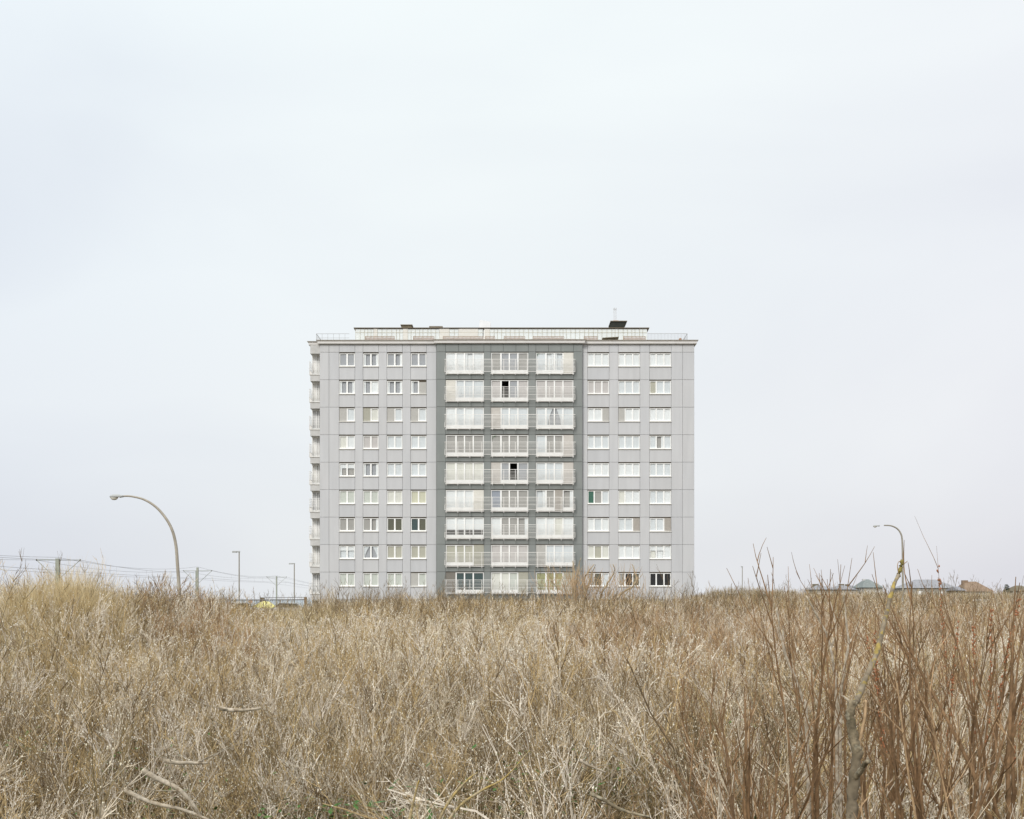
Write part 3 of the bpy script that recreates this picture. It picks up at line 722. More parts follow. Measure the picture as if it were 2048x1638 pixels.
def parked_car(label, px, py, Y, colr):
    p = P(px, py, Y); t = thing('parked_car', label, 'car', (p.x, Y, p.z-1.62), 'cars parked behind the scrub')
    g = MB(); body = [(-2.1, .35), (2.1, .35), (2.15, .7), (1.95, .92), (1.0, 1.0), (-1.7, 1.02), (-2.1, .85)]; g.prism(body, -0.85, 0.85)
    g.build('body', colr, t)
    g = MB(); g.prism([(-1.65, 1.02), (1.0, 1.0), (0.4, 1.42), (-1.1, 1.45)], -0.72, 0.72); g.build('cabin', M_DKRF, t)
    g = MB(); g.prism([(-1.15, 1.452), (0.42, 1.422), (0.35, 1.46), (-1.1, 1.49)], -0.70, 0.70); g.build('roof', colr, t)
    for xx in (-1.3, 1.3):
        for yy in (-0.86, 0.70):
            g = MB(); g.tube([(xx, yy, .33), (xx, yy+0.16, .33)], .33, 12); g.build('wheel', M_DKRF, t)
parked_car('white parked car showing as a thin pale strip near the post lamps', 485, 1202.5, 115, mat('car_white', (0.8, 0.8, 0.8), 0.3, spec=0.5))
parked_car('pale car roof seen between the yellow canvas and the tower', 583, 1203, 116, mat('car_silver', (0.55, 0.57, 0.6), 0.3, spec=0.5))
b = MB(); b.prism([(-1.9, 0), (1.9, 0), (1.8, 0.16), (-1.75, 0.2)], -0.9, 0.9); b.box(-1.7, 1.7, -0.8, 0.8, -1.9, -0.001)
tag(b.build('camper_van', mat('car_white', (0.8, 0.8, 0.8)), None, P(1990, 1202.5, 110)), 'white van roof just showing in the scrub under the orange house', 'van')

# ------------------------------------------------------------------ far houses at the right
M_TILE = mat('roof_tile_teal', [(0.19, 0.215, 0.205), (0.23, 0.25, 0.24)], 0.8, 2.0, 0.15)
M_SLATE = mat('roof_slate_grey', [(0.27, 0.275, 0.29), (0.31, 0.31, 0.325)], 0.8, 2.0, 0.1)
M_SLATE2 = mat('roof_slate_dark', (0.27, 0.27, 0.29), 0.8, 2.0, 0.1)
M_BRICK = mat('orange_brick', [(0.235, 0.165, 0.115), (0.275, 0.20, 0.14)], 0.9, 4.0, 0.15)
M_HWALL = mat('house_wall', (0.34, 0.32, 0.28), 0.9, 2.0, 0.06)
HY = 250.0
def house(label, xa, xb, ytop, yeave, rl, rr, mroof, mwall, chim_px=None, Y=HY, chm=None):
    c = P((xa+xb)/2, HOR, Y); t = thing('house', label, 'house', (c.x, Y, 0), 'houses on the horizon at right')
    o0 = Vector(t.location)
    def l(px, py, dy=0): return tuple(P(px, py, Y)-o0+Vector((0, dy, 0)))
    e0, e1 = l(xa, yeave), l(xb, yeave); wd = 8.0
    g = MB(); g.box(e0[0]+0.3, e1[0]-0.3, 0.3, wd-0.3, 0, e0[2]); g.build('wall', mwall, t)
    g = MB(); rz0 = l(xa+(xb-xa)*rl, ytop); rz1 = l(xa+(xb-xa)*rr, ytop)
    z = e0[2]; v = [(e0[0], 0, z), (e1[0], 0, z), (e1[0], wd, z), (e0[0], wd, z), (rz0[0], wd/2, rz0[2]*1.0+0.05), (rz1[0], wd/2, rz1[2]+0.05)]
    g.v += v; g.f += [(0, 1, 5, 4), (1, 2, 5), (2, 3, 4, 5), (3, 0, 4), (3, 2, 1, 0)]; g.mi += [0]*5
    roof = g.build('roof', mroof, t)
    if chim_px:
        for (ca, cb, ct) in chim_px:
            g = MB(); a = l(ca, ct); b_ = l(cb, ct); g.box(a[0], b_[0], wd/2-0.5, wd/2+0.4, z, a[2]); g.build('chimney', chm or M_BRICK, roof)
    for fx in (0.3, 0.7):
        x = e0[0]+(e1[0]-e0[0])*fx; g = MB(); g.box(x-0.5, x+0.5, 0.24, 0.32, z-1.9, z-0.7); g.build('window', M_FRAME, t)
    return t
house('low grey roofed house with brown chimney, leftmost on the right horizon', 1626, 1672, 1169.5, 1179, .35, .5, M_SLATE, M_HWALL, [(1635, 1645, 1167.5)], chm=M_BRWN)
house('low grey roofed house second from left on the right horizon', 1674, 1716, 1169.5, 1179, .35, .5, M_SLATE, M_HWALL, [(1688, 1698, 1167.5)], chm=M_BRWN)
house('dark green roofed house with pale chimney, left of the lichen covered branch', 1725, 1769, 1158.5, 1175, .33, .55, M_TILE, M_HWALL, [(1736, 1740.5, 1157.5)], chm=M_CONC)
house('low house with a small brown chimney between grey and green roofs', 1697, 1728, 1171, 1180, .3, .6, M_SLATE2, M_HWALL, [(1701, 1708, 1168)], Y=265, chm=M_BRWN)
house('wide grey hip roofed house right of the short curved lamp', 1808, 1918, 1159, 1176, .32, .70, M_SLATE, M_HWALL)
house('orange brick house with chimney near the right picture edge', 1930, 1990, 1163, 1183, .22, .62, M_BRICK, M_HWALL, [(1938, 1949, 1160)])
house('small dark low outbuilding beside the orange brick house', 1918, 1934, 1173, 1181, .1, .9, M_SLATE2, M_BRWN, Y=240)
house('house roof cut off by the right picture edge', 2034, 2075, 1171, 1182, .3, .6, M_BRWN, M_HWALL)

# ------------------------------------------------------------------ vegetation prototypes
M_TWIG = mat('pale_twig_bark', [(0.54, 0.45, 0.33), (0.61, 0.53, 0.42), (0.66, 0.59, 0.50), (0.57, 0.475, 0.33)], 0.85, 30.0, 0.22, byrand=True, second=((0.33, 0.245, 0.145), 9.0, 0.57))
M_TWIG2 = mat('tan_twig_bark', [(0.42, 0.30, 0.145), (0.48, 0.355, 0.185), (0.40, 0.295, 0.14)], 0.85, 30.0, 0.25, byrand=True)
M_TWIG3 = mat('dark_twig_bark', [(0.15, 0.105, 0.055), (0.21, 0.15, 0.085), (0.18, 0.14, 0.07)], 0.85, 30.0, 0.25, byrand=True)
M_RED = mat('red_brown_bark', [(0.36, 0.235, 0.125), (0.43, 0.30, 0.175), (0.31, 0.195, 0.10)], 0.75, 30.0, 0.3, byrand=True)
M_RED2 = mat('dark_red_brown_bark', [(0.15, 0.09, 0.045), (0.19, 0.12, 0.065)], 0.75, 30.0, 0.3, byrand=True)
M_CATK = mat('catkin', [(0.80, 0.75, 0.60), (0.86, 0.82, 0.72), (0.74, 0.66, 0.48)], 0.9, byrand=True)
M_BUD = mat('red_bud', (0.36, 0.15, 0.07), 0.7)
M_GRASS = mat('marram_grass', [(0.60, 0.475, 0.27), (0.66, 0.55, 0.34), (0.54, 0.43, 0.22), (0.64, 0.54, 0.37)], 0.85, 25.0, 0.2, byrand=True)
M_STRAW = mat('dry_straw', [(0.24, 0.17, 0.075), (0.38, 0.285, 0.15), (0.17, 0.125, 0.055)], 0.9, 25.0, 0.25, byrand=True)
M_GREEN = mat('green_leaf', [(0.045, 0.11, 0.022), (0.07, 0.15, 0.03), (0.10, 0.155, 0.035)], 0.6, 20.0, 0.2, byrand=True)
M_LICH = mat('lichen_bark', [(0.17, 0.135, 0.09), (0.27, 0.225, 0.16)], 0.9, 30.0, 0.35, second=((0.34, 0.255, 0.08), 26.0, 0.55))
M_STUMP = mat('dark_mossy_bark', [(0.11, 0.09, 0.055), (0.24, 0.195, 0.13)], 0.95, 45.0, 0.5, second=((0.30, 0.265, 0.19), 25.0, 0.55))
M_BLEACH = mat('bleached_wood', [(0.33, 0.275, 0.20), (0.48, 0.42, 0.335)], 0.85, 40.0, 0.3, second=((0.27, 0.215, 0.15), 22.0, 0.56))

def grow(b, R, p, d, L, r, nseg, up, wig, mi, sides=3, r_end=0.35, rec=None):
    pts = [p.copy()]; dirs = [d.copy()]
    for i in range(nseg):
        d = d+Vector((R.gauss(0, wig), R.gauss(0, wig), R.gauss(0, wig)+up)); d.normalize()
        p = p+d*(L/nseg); pts.append(p.copy()); dirs.append(d.copy())
    b.tube(pts, [r*(1-(1-r_end)*i/nseg) for i in range(nseg+1)], sides, mi, cap=False)
    return pts, dirs
def perp(R, d):
    a = d.orthogonal().normalized(); c = d.cross(a); an = R.random()*2*pi; return a*cos(an)+c*sin(an)
def make_scrub(seed, H=1.2, nstem=9, spread=0.6, r=0.006, side=9, sub=2, catk=0.5, up=0.10, width=0.25, rtw=0.0022, ck=0.0055, mix=(0, 0, 1, 1, 2), wig=0.10, sl=0.40):
    R = random.Random(seed); b = MB()
    for s in range(nstem):
        an = R.random()*2*pi; ti = min(1.35, abs(R.gauss(0, spread))); mi = R.choice(mix); cs = catk*(1.3 if mi == 0 else 0.5)
        d = Vector((cos(an)*sin(ti), sin(an)*sin(ti), cos(ti)))
        p = Vector((R.gauss(0, width), R.gauss(0, width), -0.08))
        L = H*R.uniform(0.6, 1.15); ns = 8
        pts, ds = grow(b, R, p, d, L, r*R.uniform(.6, 1.4), ns, up*(0.4+ti), wig, mi)
        for k in range(side):
            t = R.uniform(0.15, 0.98); i = min(int(t*ns), ns-1); q = pts[i].lerp(pts[i+1], t*ns-i)
            d2 = (ds[i]+perp(R, ds[i])*R.uniform(0.4, 1.0)).normalized(); L2 = H*(sl*(1-t)+0.14)*R.uniform(.6, 1.4)
            n2 = 4; pt2, ds2 = grow(b, R, q, d2, L2, rtw*1.35, n2, 0.12, wig, mi)
            for m in range(sub):
                u = R.uniform(0.15, 0.9); j = min(int(u*n2), n2-1); q2 = pt2[j].lerp(pt2[j+1], u*n2-j)
                d3 = (ds2[j]+perp(R, ds2[j])*0.7).normalized(); pt3, _ = grow(b, R, q2, d3, L2*R.uniform(.35, .6), rtw, 2, 0.12, 0.08, mi)
                if cs and R.random() < cs: b.octa(pt3[2], ck*0.9, ck*1.5, _[2], 3)
            if cs:
                for m in range(6):
                    if R.random() < cs:
                        u = R.uniform(0.25, 1.0); j = min(int(u*n2), n2-1); q2 = pt2[j].lerp(pt2[j+1], u*n2-j)+perp(R, ds2[j])*0.004
                        b.octa(q2, ck*R.uniform(.6, 1.1), ck*1.5, ds2[j], 3)
        if cs:
            for m in range(int(14*H)):
                if R.random() < cs:
                    u = R.uniform(0.35, 1.0); j = min(int(u*ns), ns-1); q2 = pts[j].lerp(pts[j+1], u*ns-j)+perp(R, ds[j])*0.007
                    b.octa(q2, ck*R.uniform(.6, 1.1), ck*1.5, ds[j], 3)
    return b
def make_grass(seed, H=0.8, n=70, w=0.006, spread=0.35, base=0.12, bend=0.5):
    R = random.Random(seed); b = MB()
    for i in range(n):
        an = R.random()*2*pi; ti = abs(R.gauss(0, spread)); L = H*R.uniform(.5, 1.15)
        d = Vector((cos(an)*sin(ti), sin(an)*sin(ti), cos(ti))); p = Vector((R.gauss(0, base), R.gauss(0, base), -0.05))
        sd_ = d.cross(Vector((R.uniform(-1, 1), R.uniform(-1, 1), .1))).normalized(); ns = 4; k0 = len(b.v); bn = bend*R.uniform(.3, 1.2)
        for k in range(ns+1):
            t = k/ns; ww = w*(1-t*0.85); b.v += [tuple(p-sd_*ww/2), tuple(p+sd_*ww/2)]
            d = (d+Vector((cos(an)*bn*0.3, sin(an)*bn*0.3, -0.18*bn*t*2))).normalized(); p = p+d*(L/ns)
        for k in range(ns): a = k0+2*k; b.f.append((a, a+1, a+3, a+2)); b.mi.append(0)
    return b
def make_leaves(seed, n=60, rad=0.22, h=0.25, s=0.035):
    R = random.Random(seed); b = MB()
    for i in range(n):
        p = Vector((R.gauss(0, rad*.6), R.gauss(0, rad*.6), R.uniform(0.02, h))); a = R.random()*2*pi; l = s*R.uniform(.6, 1.3)
        u = Vector((cos(a), sin(a), R.uniform(-.3, .6))).normalized(); v = u.cross(Vector((R.uniform(-.4, .4), R.uniform(-.4, .4), 1))).normalized()
        b.poly([p-u*l, p-v*l*.45, p+u*l, p+v*l*.45])
    return b
protos = {}
def coll(key, meshes):
    c = bpy.data.collections.new(key+'_source')
    for i, me in enumerate(meshes):
        o = bpy.data.objects.new(key+'_source', me); c.objects.link(o)
    protos[key] = (c, len(meshes))
M_SAP = mat('sapling_bark', [(0.15, 0.09, 0.045), (0.27, 0.165, 0.085)], 0.8, 30.0, 0.35)
TW = [M_TWIG, M_TWIG2, M_TWIG3, M_CATK]; RD = [M_RED, M_RED2, M_TWIG, M_BUD]
coll('near', [make_scrub(100+i, H=1.15, nstem=7, spread=0.85, r=0.0072, side=7, sub=2, catk=0.40, rtw=0.0027, ck=0.0055, up=0.05, wig=0.155, sl=0.58, width=0.16, mix=(0, 0, 0, 1, 1, 2, 2, 2)).mesh('scrub', TW) for i in range(9)])  # extra dark stems stand in for shade in the scrub's gaps
coll('arch', [make_scrub(150+i, H=1.4, nstem=5, spread=1.05, r=0.0092, side=9, sub=2, catk=0.35, rtw=0.0032, ck=0.0062, up=0.05, wig=0.16, sl=0.45, width=0.15, mix=(0, 0, 0, 1, 2)).mesh('scrub', TW) for i in range(6)])
coll('mid', [make_scrub(200+i, H=1.25, nstem=9, spread=0.50, r=0.0085, side=9, sub=1, catk=0.30, rtw=0.0042, ck=0.0095, wig=0.13).mesh('scrub', TW) for i in range(6)])
coll('far', [make_scrub(300+i, H=1.3, nstem=12, spread=0.40, r=0.012, side=7, sub=0, catk=0.16, rtw=0.0085, ck=0.017, width=0.4, wig=0.08).mesh('scrub', TW) for i in range(5)])
coll('wisp', [make_scrub(350+i, H=1.55, nstem=5, spread=0.22, r=0.0075, side=5, sub=1, catk=0.0, up=0.08, rtw=0.0045, width=0.3, wig=0.06, mix=(0, 1, 2, 2), sl=0.35).mesh('scrub', TW) for i in range(5)])
coll('rednear', [make_scrub(400+i, H=1.55, nstem=5, spread=0.42, r=0.0085, side=4, sub=2, catk=0.0, up=0.12, rtw=0.0024, mix=(0, 0, 1, 2), wig=0.10).mesh('scrub', RD) for i in range(6)])
coll('redfar', [make_scrub(500+i, H=1.45, nstem=10, spread=0.30, r=0.010, side=8, sub=1, catk=0.0, up=0.14, rtw=0.0058, width=0.35, mix=(0, 0, 0, 1, 2)).mesh('scrub', RD) for i in range(4)])
coll('grass', [make_grass(600+i, H=1.0, n=60, w=0.008, spread=0.28, bend=0.35).mesh('tuft', M_GRASS) for i in range(4)])
coll('straw', [make_grass(700+i, H=0.75, n=60, w=0.005, spread=0.9, base=0.2, bend=0.8).mesh('tuft', M_STRAW) for i in range(4)])
coll('leaf', [make_leaves(800+i, n=80, rad=0.28, h=0.42, s=0.024).mesh('leaves', M_GREEN) for i in range(3)])

def gn_tree(key):
    ng = bpy.data.node_groups.new('scatter_'+key, 'GeometryNodeTree')
    ng.interface.new_socket('Geometry', in_out='INPUT', socket_type='NodeSocketGeometry'); ng.interface.new_socket('Geometry', in_out='OUTPUT', socket_type='NodeSocketGeometry')
    gi = ng.nodes.new('NodeGroupInput'); go = ng.nodes.new('NodeGroupOutput'); ip = ng.nodes.new('GeometryNodeInstanceOnPoints')
    ci = ng.nodes.new('GeometryNodeCollectionInfo'); ci.inputs['Collection'].default_value = protos[key][0]
    ci.inputs['Separate Children'].default_value = True; ci.inputs['Reset Children'].default_value = True
    def attr(n, typ):
        a = ng.nodes.new('GeometryNodeInputNamedAttribute'); a.data_type = typ; a.inputs[0].default_value = n; return [s for s in a.outputs if s.enabled][0]
    ip.inputs['Pick Instance'].default_value = True
    l = ng.links.new
    l(gi.outputs[0], ip.inputs['Points']); l(ci.outputs[0], ip.inputs['Instance'])
    l(attr('pick', 'INT'), ip.inputs['Instance Index']); l(attr('rot', 'FLOAT_VECTOR'), ip.inputs['Rotation']); l(attr('scl', 'FLOAT_VECTOR'), ip.inputs['Scale'])
    l(ip.outputs[0], go.inputs[0]); return ng
def scatter(name, key, x, y, smin, smax, tilt=0.12, dz=0.0, zs=None, amp=0.24):
    n = len(x); me = bpy.data.meshes.new(name); z = G(x, y)+dz
    me.vertices.add(n); me.vertices.foreach_set('co', np.stack([x, y, z], -1).astype(np.float32).ravel())
    a = me.attributes.new('pick', 'INT', 'POINT'); a.data.foreach_set('value', npr.integers(0, protos[key][1], n).astype(np.int32))
    rot = np.stack([npr.normal(0, tilt, n), npr.normal(0, tilt, n), npr.uniform(0, 2*pi, n)], -1).astype(np.float32)
    a = me.attributes.new('rot', 'FLOAT_VECTOR', 'POINT'); a.data.foreach_set('vector', rot.ravel())
    s = npr.uniform(smin, smax, n)*(1+amp*np.clip(wob(x, y, 0.8, 3.0)+0.5*wob(x, y, 2.1, 1.0), -1, 1)); sc = np.stack([s, s, s*(zs if zs is not None else npr.uniform(.85, 1.15, n))], -1).astype(np.float32)
    a = me.attributes.new('scl', 'FLOAT_VECTOR', 'POINT'); a.data.foreach_set('vector', sc.ravel())
    o = link(name, me); md = o.modifiers.new('scatter', 'NODES'); md.node_group = gn_tree(key)
    o['kind'] = 'stuff'
    return o
def field(y0, y1, dens, prob=None, margin=2.5, hw=0.47):
    A = (y1-y0)*(2*(hw*(y0+y1)/2+margin)); n = int(A*dens*1.6)
    wmax = hw*y1+margin
    y = npr.uniform(y0, y1, int(n*2.2)); x = npr.uniform(-wmax, wmax, len(y))
    k = np.abs(x) < hw*y+margin; x, y = x[k], y[k]
    m = int((y1-y0)*(hw*(y0+y1)+2*margin)*dens); x, y = x[:m], y[:m]
    if prob is not None:
        k = npr.uniform(0, 1, len(x)) < prob(x, y); x, y = x[k], y[k]
    return x, y
def px_(x, y): return 1024+x/y*F
def redw(x, y):
    p = px_(x, y)
    w = sm((p-1050)/450)*(0.34+0.55*wob(x, y, 0.33, 1.0))+0.55*sm((p-1060)/160)*sm((y-19)/7)*sm((52-y)/14)*(0.25+0.75*sm((y-14)/8))+0.06*sm((p-1480)/250)*sm((13-y)/5)
    w = w+0.8*np.exp(-((p-400)/70)**2)*sm((y-20)/4)*sm((50-y)/10)*0.7
    return np.clip(w, 0, 0.85)
def grassw(x, y):
    p = px_(x, y)
    w = 0.85*sm((360-p)/200)*sm((y-13)/8)+0.75*np.exp(-((p-560)/190)**2)*sm((y-30)/15)
    w = w+0.25*sm((900-p)/300)*sm((y-24)/10)
    return np.clip(w, 0, 0.96)
def canopy(x, y, lo=0.8): return None
def place(name, key, y0, y1, dens, pf, smin, smax, **kw):
    x, y = field(y0, y1, dens, pf); o = scatter(name, key, x, y, smin, smax, **kw); return o
hs = lambda x, y: (1-redw(x, y))*(1-grassw(x, y))*np.clip(0.80+0.40*wob(x, y, 1.3, 4.0), 0.3, 1)
o = place('willow_scrub', 'near', 4.3, 9.5, 2.3, lambda x, y: hs(x, y)*(1-0.55*np.exp(-((px_(x, y)-380)/330)**2)*(1-sm((y-6.8)/1.5))), 0.62, 1.05); o['label'] = 'pale creeping willow scrub with cream catkins filling the foreground'
o = place('willow_scrub', 'near', 9.5, 17.0, 5.0, hs, 0.75, 1.15); o['label'] = 'pale creeping willow scrub with cream catkins behind the foreground'
o = place('arching_scrub', 'arch', 4.4, 15.0, 1.25, lambda x, y: 1-0.6*redw(x, y), 0.7, 1.1, tilt=0.2); o['label'] = 'long arching pale stems crossing each other in the foreground'
o = place('willow_scrub', 'mid', 17.0, 38.0, 4.4, hs, 0.75, 1.12); o['label'] = 'pale leafless scrub filling the middle distance'
o = place('willow_scrub', 'far', 38.0, 84.0, 2.4, hs, 0.75, 1.05); o['label'] = 'fine textured pale scrub reaching back to the tower'
o = place('taller_shoots', 'wisp', 11.0, 40.0, 0.55, None, 0.70, 1.05, tilt=0.1); o['label'] = 'thin taller shoots standing out of the scrub'
o = place('taller_shoots', 'wisp', 40.0, 84.0, 0.55, None, 0.85, 1.45, tilt=0.1); o['label'] = 'thin tips of taller shoots fringing the far edge of the scrub'
o = place('reddish_scrub', 'rednear', 4.8, 17.0, 3.4, redw, 0.55, 1.0, tilt=0.08); o['label'] = 'upright reddish brown twigs in the right foreground'
o = place('reddish_scrub', 'redfar', 17.0, 84.0, 2.2, redw, 0.66, 1.0, tilt=0.08); o['label'] = 'reddish brown scrub further back at right'
o = place('marram_grass', 'grass', 12.0, 36.0, 6.5, grassw, 0.6, 1.15, tilt=0.2); o['label'] = 'blond dune grass on the rise at left'
o = place('marram_grass', 'grass', 36.0, 84.0, 2.6, grassw, 1.0, 1.5); o['label'] = 'yellowish dune grass left of the tower'
o = place('dry_grass', 'straw', 4.2, 28.0, 5.5, lambda x, y: 0.12+0.88*sm((y-8.5)/6), 0.7, 1.35, tilt=0.3); o['label'] = 'matted straw under the scrub'
pts_ = np.array([((px-1024)/F*Y+dx, Y+dy) for (px, Y) in [(195, 24), (212, 25), (253, 26), (275, 26), (310, 27), (333, 27), (365, 28), (386, 28), (415, 30), (440, 30), (460, 31), (235, 27), (290, 29), (490, 34), (540, 38)] for dx, dy in ((0, 0), (.3, .5), (-.35, -.4))])
o = scatter('taller_shoots', 'wisp', pts_[:, 0], pts_[:, 1], 0.72, 1.05, tilt=0.25); o['label'] = 'thin bare shoots breaking the skyline left of the tower'
# narrow grass crest
n = 130; x = npr.normal(-9.7, 0.75, n); y = npr.normal(25, 1.0, n)
o = scatter('marram_grass', 'grass', x, y, 0.9, 1.3); o['label'] = 'highest tuft of blond dune grass in front of the wide mast'
lw = lambda x, y: np.clip(0.1+1.3*wob(x, y, 1.1, 2.0), 0, 1)*sm((px_(x, y)*-1+1900)/900+0.1)
o = place('ground_leaves', 'leaf', 5.0, 13.0, 7.0, lw, 0.8, 1.7); o['label'] = 'small green plants showing under the branches'
x = npr.uniform(-1, 0.15, 80); y = npr.uniform(4.7, 8.0, 80); x = x*0.45*y
o = scatter('bramble_leaves', 'leaf', x, y, 0.5, 1.0, dz=0.34); o['label'] = 'small bright green leaves caught among the lower foreground twigs'
# far ridge and verge bushes
n = 2600; x = npr.uniform(22, 110, n); y = npr.uniform(120, 185, n); k = np.abs(x) < 0.5*y; x, y = x[k], y[k]
o = scatter('dune_scrub', 'far', x, y, 0.5, 0.85); o['label'] = 'low scrub covering the far dune at right'
n = 1500; x = npr.uniform(14, 60, n); y = npr.uniform(82, 122, n); k = np.abs(x) < 0.5*y; k &= (x > 19.5) | (y < 108); x, y = x[k], y[k]
o = scatter('dune_scrub', 'redfar', x, y, 0.7, 1.0, dz=0.2); o['label'] = 'brown scrub beyond the field right of the tower'

# ------------------------------------------------------------------ individual saplings, limbs and logs
def gz(x, y): return float(G(x, y))
def sapling(label, px, Y, H, seed, spread=0.28, nst=5, r=0.020, m=None, side=5, buds=False, lean=0.0, name='willow_sapling', cat='sapling', grp='bare saplings standing in the right foreground', sub=1):
    H = H*1.13; x = (px-1024)/F*Y; R = random.Random(seed)
    t = thing(name, label, cat, (x, Y, gz(x, Y)-0.05), grp)
    tr = MB(); tw = MB(); m = m or M_SAP
    th = H*R.uniform(0.16, 0.30)
    pts, ds = grow(tr, R, Vector((0, 0, 0)), Vector((lean, 0, 1)).normalized(), th, r*1.5, 4, 0.0, 0.07, 0, 6, 0.85); 
    for s in range(nst):
        an = 2*pi*s/nst+R.uniform(-.4, .4); ti = spread*R.uniform(.35, 1.3)
        i = R.choice([2, 3, 4, 4]); d = Vector((cos(an)*sin(ti)+lean, sin(an)*sin(ti)*0.8, cos(ti))).normalized()
        Ls = (H-th)*R.uniform(.72, 1.03); ns = 9
        p1, d1 = grow(tr, R, pts[i], d, Ls, r*R.uniform(.6, 1.0), ns, 0.035, 0.045, 0, 5, 0.12)
        for k in range(side):
            tt = R.uniform(.25, .95); j = min(int(tt*ns), ns-1); q = p1[j].lerp(p1[j+1], tt*ns-j)
            d2 = (d1[j]+perp(R, d1[j])*R.uniform(.28, .6)).normalized(); L2 = Ls*(0.50*(1-tt)+0.14)*R.uniform(.7, 1.2)
            p2, dd2 = grow(tw, R, q, d2, L2, r*0.26, 5, 0.05, 0.05, 0, 3, 0.3)
            for q3 in range(sub):
                u = R.uniform(.15, .85); jj = min(int(u*5), 4); a = p2[jj].lerp(p2[jj+1], u*5-jj)
                grow(tw, R, a, (dd2[jj]+perp(R, dd2[jj])*.55).normalized(), L2*R.uniform(.3, .6), r*0.17, 3, .05, .05, 0, 3, .4)
        if buds:
            for k in range(46):
                tt = R.uniform(.45, .93); j = min(int(tt*ns), ns-1); q = p1[j].lerp(p1[j+1], tt*ns-j)+perp(R, d1[j])*0.008
                tw.octa(q, 0.007, 0.010, d1[j], 1)
    tr.build('trunk', m if buds or seed % 3 else M_RED2, t, smooth=True); tw.build('twigs', [m, M_BUD], t)
    return t
sap = [(1612, 6.4, 2.27, 'tall reddish sapling with forked tips against the sky, left of the lichen covered branch', .13, 5),
       (1540, 6.0, 1.72, 'reddish fan of rods low in the right foreground, left of the tall forked sapling', .30, 6),
       (1470, 6.6, 1.65, 'leftmost reddish sapling in the right foreground', .34, 6),
       (1690, 8.6, 2.26, 'fine twigged sapling with a brushy crown directly left of the lichen covered branch', .24, 6),
       (1885, 6.2, 2.22, 'big dark reddish sapling fanning out right of the broken tree', .36, 8),
       (1950, 7.0, 2.2, 'tall reddish sapling under the orange brick house', .26, 6),
       (2040, 6.6, 2.2, 'reddish sapling at the right picture edge', .30, 6),
       (1800, 7.4, 1.95, 'dense brown sapling behind the broken tree', .30, 6),
       (1760, 6.0, 1.7, 'short reddish sapling at the foot of the lichen covered branch', .32, 5),
       (1420, 9.5, 1.55, 'small reddish sapling at the left end of the right foreground group', .25, 5)]
for i, (px, Y, H, lab, sp, ns) in enumerate(sap): sapling(lab, px, Y, H, 40+i, sp, ns)
for i, (px, Y, H, lab) in enumerate([(1905, 7.8, 2.36, 'thin rod covered in red buds right of the wide grey roof'), (1960, 7.2, 2.3, 'thin red budded rod in front of the orange brick house'),
                                   (2005, 7.6, 2.3, 'red budded rod second from the right picture edge'), (1860, 7.3, 2.38, 'leaning red budded rod crossing the wide grey roof')]):
    sapling(lab, px, Y, H, 70+i, 0.14, 2, r=0.010, side=3, buds=True, name='budded_rod', cat='sapling', grp='red budded rods on the right', lean=(-0.06, 0.03, -0.02, -0.22)[i], sub=0)

def limb(parent, name, path, Y, r0, r1, m, jit=0.0, sides=7, yfun=None, seed=0, off=None):
    R = random.Random(seed); n = len(path); pts = []
    for i, (px, py) in enumerate(path):
        yy = Y+(yfun(i/(n-1)) if yfun else 0); pts.append(P(px, py, yy)-off)
    c = catmull(pts, 5); K = len(c); g = MB()
    g.tube([q+Vector((R.gauss(0, jit), R.gauss(0, jit), R.gauss(0, jit))) for q in c], [(r0+(r1-r0)*i/(K-1))*R.uniform(.86, 1.16) for i in range(K)], sides)
    return g.build(name, m, parent, smooth=True), c
# broken tree with lichen covered branch
Yb = 5.6; bx0 = (1704-1024)/F*Yb; t = thing('broken_tree', 'stout broken tree with dark mossy stump and one long yellow lichen covered branch', 'tree', (bx0, Yb, gz(bx0, Yb)))
off = Vector(t.location)
limb(t, 'trunk', [(1694, 1850), (1700, 1720), (1703, 1638), (1706, 1580), (1712, 1530), (1716, 1500)], Yb, 0.031, 0.023, mat('stump_bark', [(0.12, 0.095, 0.06), (0.22, 0.18, 0.125)], 0.95, 22, 0.35, second=((0.12, 0.10, 0.07), 40, 0.60)), 0.002, 9, None, 1, off)
limb(t, 'upper_trunk', [(1716, 1512), (1709, 1478), (1703, 1450), (1701, 1425), (1706, 1402)], Yb, 0.024, 0.021, M_STUMP, 0.0015, 9, None, 2, off)
limb(t, 'snag', [(1703, 1410), (1694, 1398), (1683, 1390)], Yb, 0.012, 0.003, M_BLEACH, 0.001, 6, None, 3, off)
limb(t, 'snag', [(1706, 1560), (1718, 1545), (1730, 1528), (1737, 1522)], Yb, 0.016, 0.012, M_STUMP, 0.001, 6, lambda u: -0.15*u, 4, off)
limb(t, 'branch', [(1707, 1408), (1716, 1396), (1733, 1352), (1752, 1310), (1765, 1258), (1776, 1212), (1788, 1170), (1797, 1150)], Yb, 0.0165, 0.0095, M_LICH, 0.0008, 8, lambda u: 0.5*u, 5, off)
limb(t, 'branch_tip', [(1797, 1152), (1801, 1138), (1805, 1121)], Yb+0.5, 0.010, 0.009, mat('lichen_tip', [(0.20, 0.17, 0.06), (0.30, 0.24, 0.07)], 0.95, 40, 0.4), 0.003, 7, None, 6, off)
limb(t, 'shoot', [(1716, 1500), (1722, 1470), (1730, 1430), (1731, 1400)], Yb, 0.010, 0.006, M_RED, 0.001, 6, None, 7, off)
limb(t, 'shoot', [(1797, 1148), (1795, 1132), (1797, 1124), (1801, 1122)], Yb+.5, 0.0025, 0.0015, M_RED, 0, 4, None, 8, off)
limb(t, 'shoot', [(1804, 1127), (1810, 1126), (1815, 1122)], Yb+.5, 0.003, 0.0015, M_RED, 0, 4, None, 9, off)
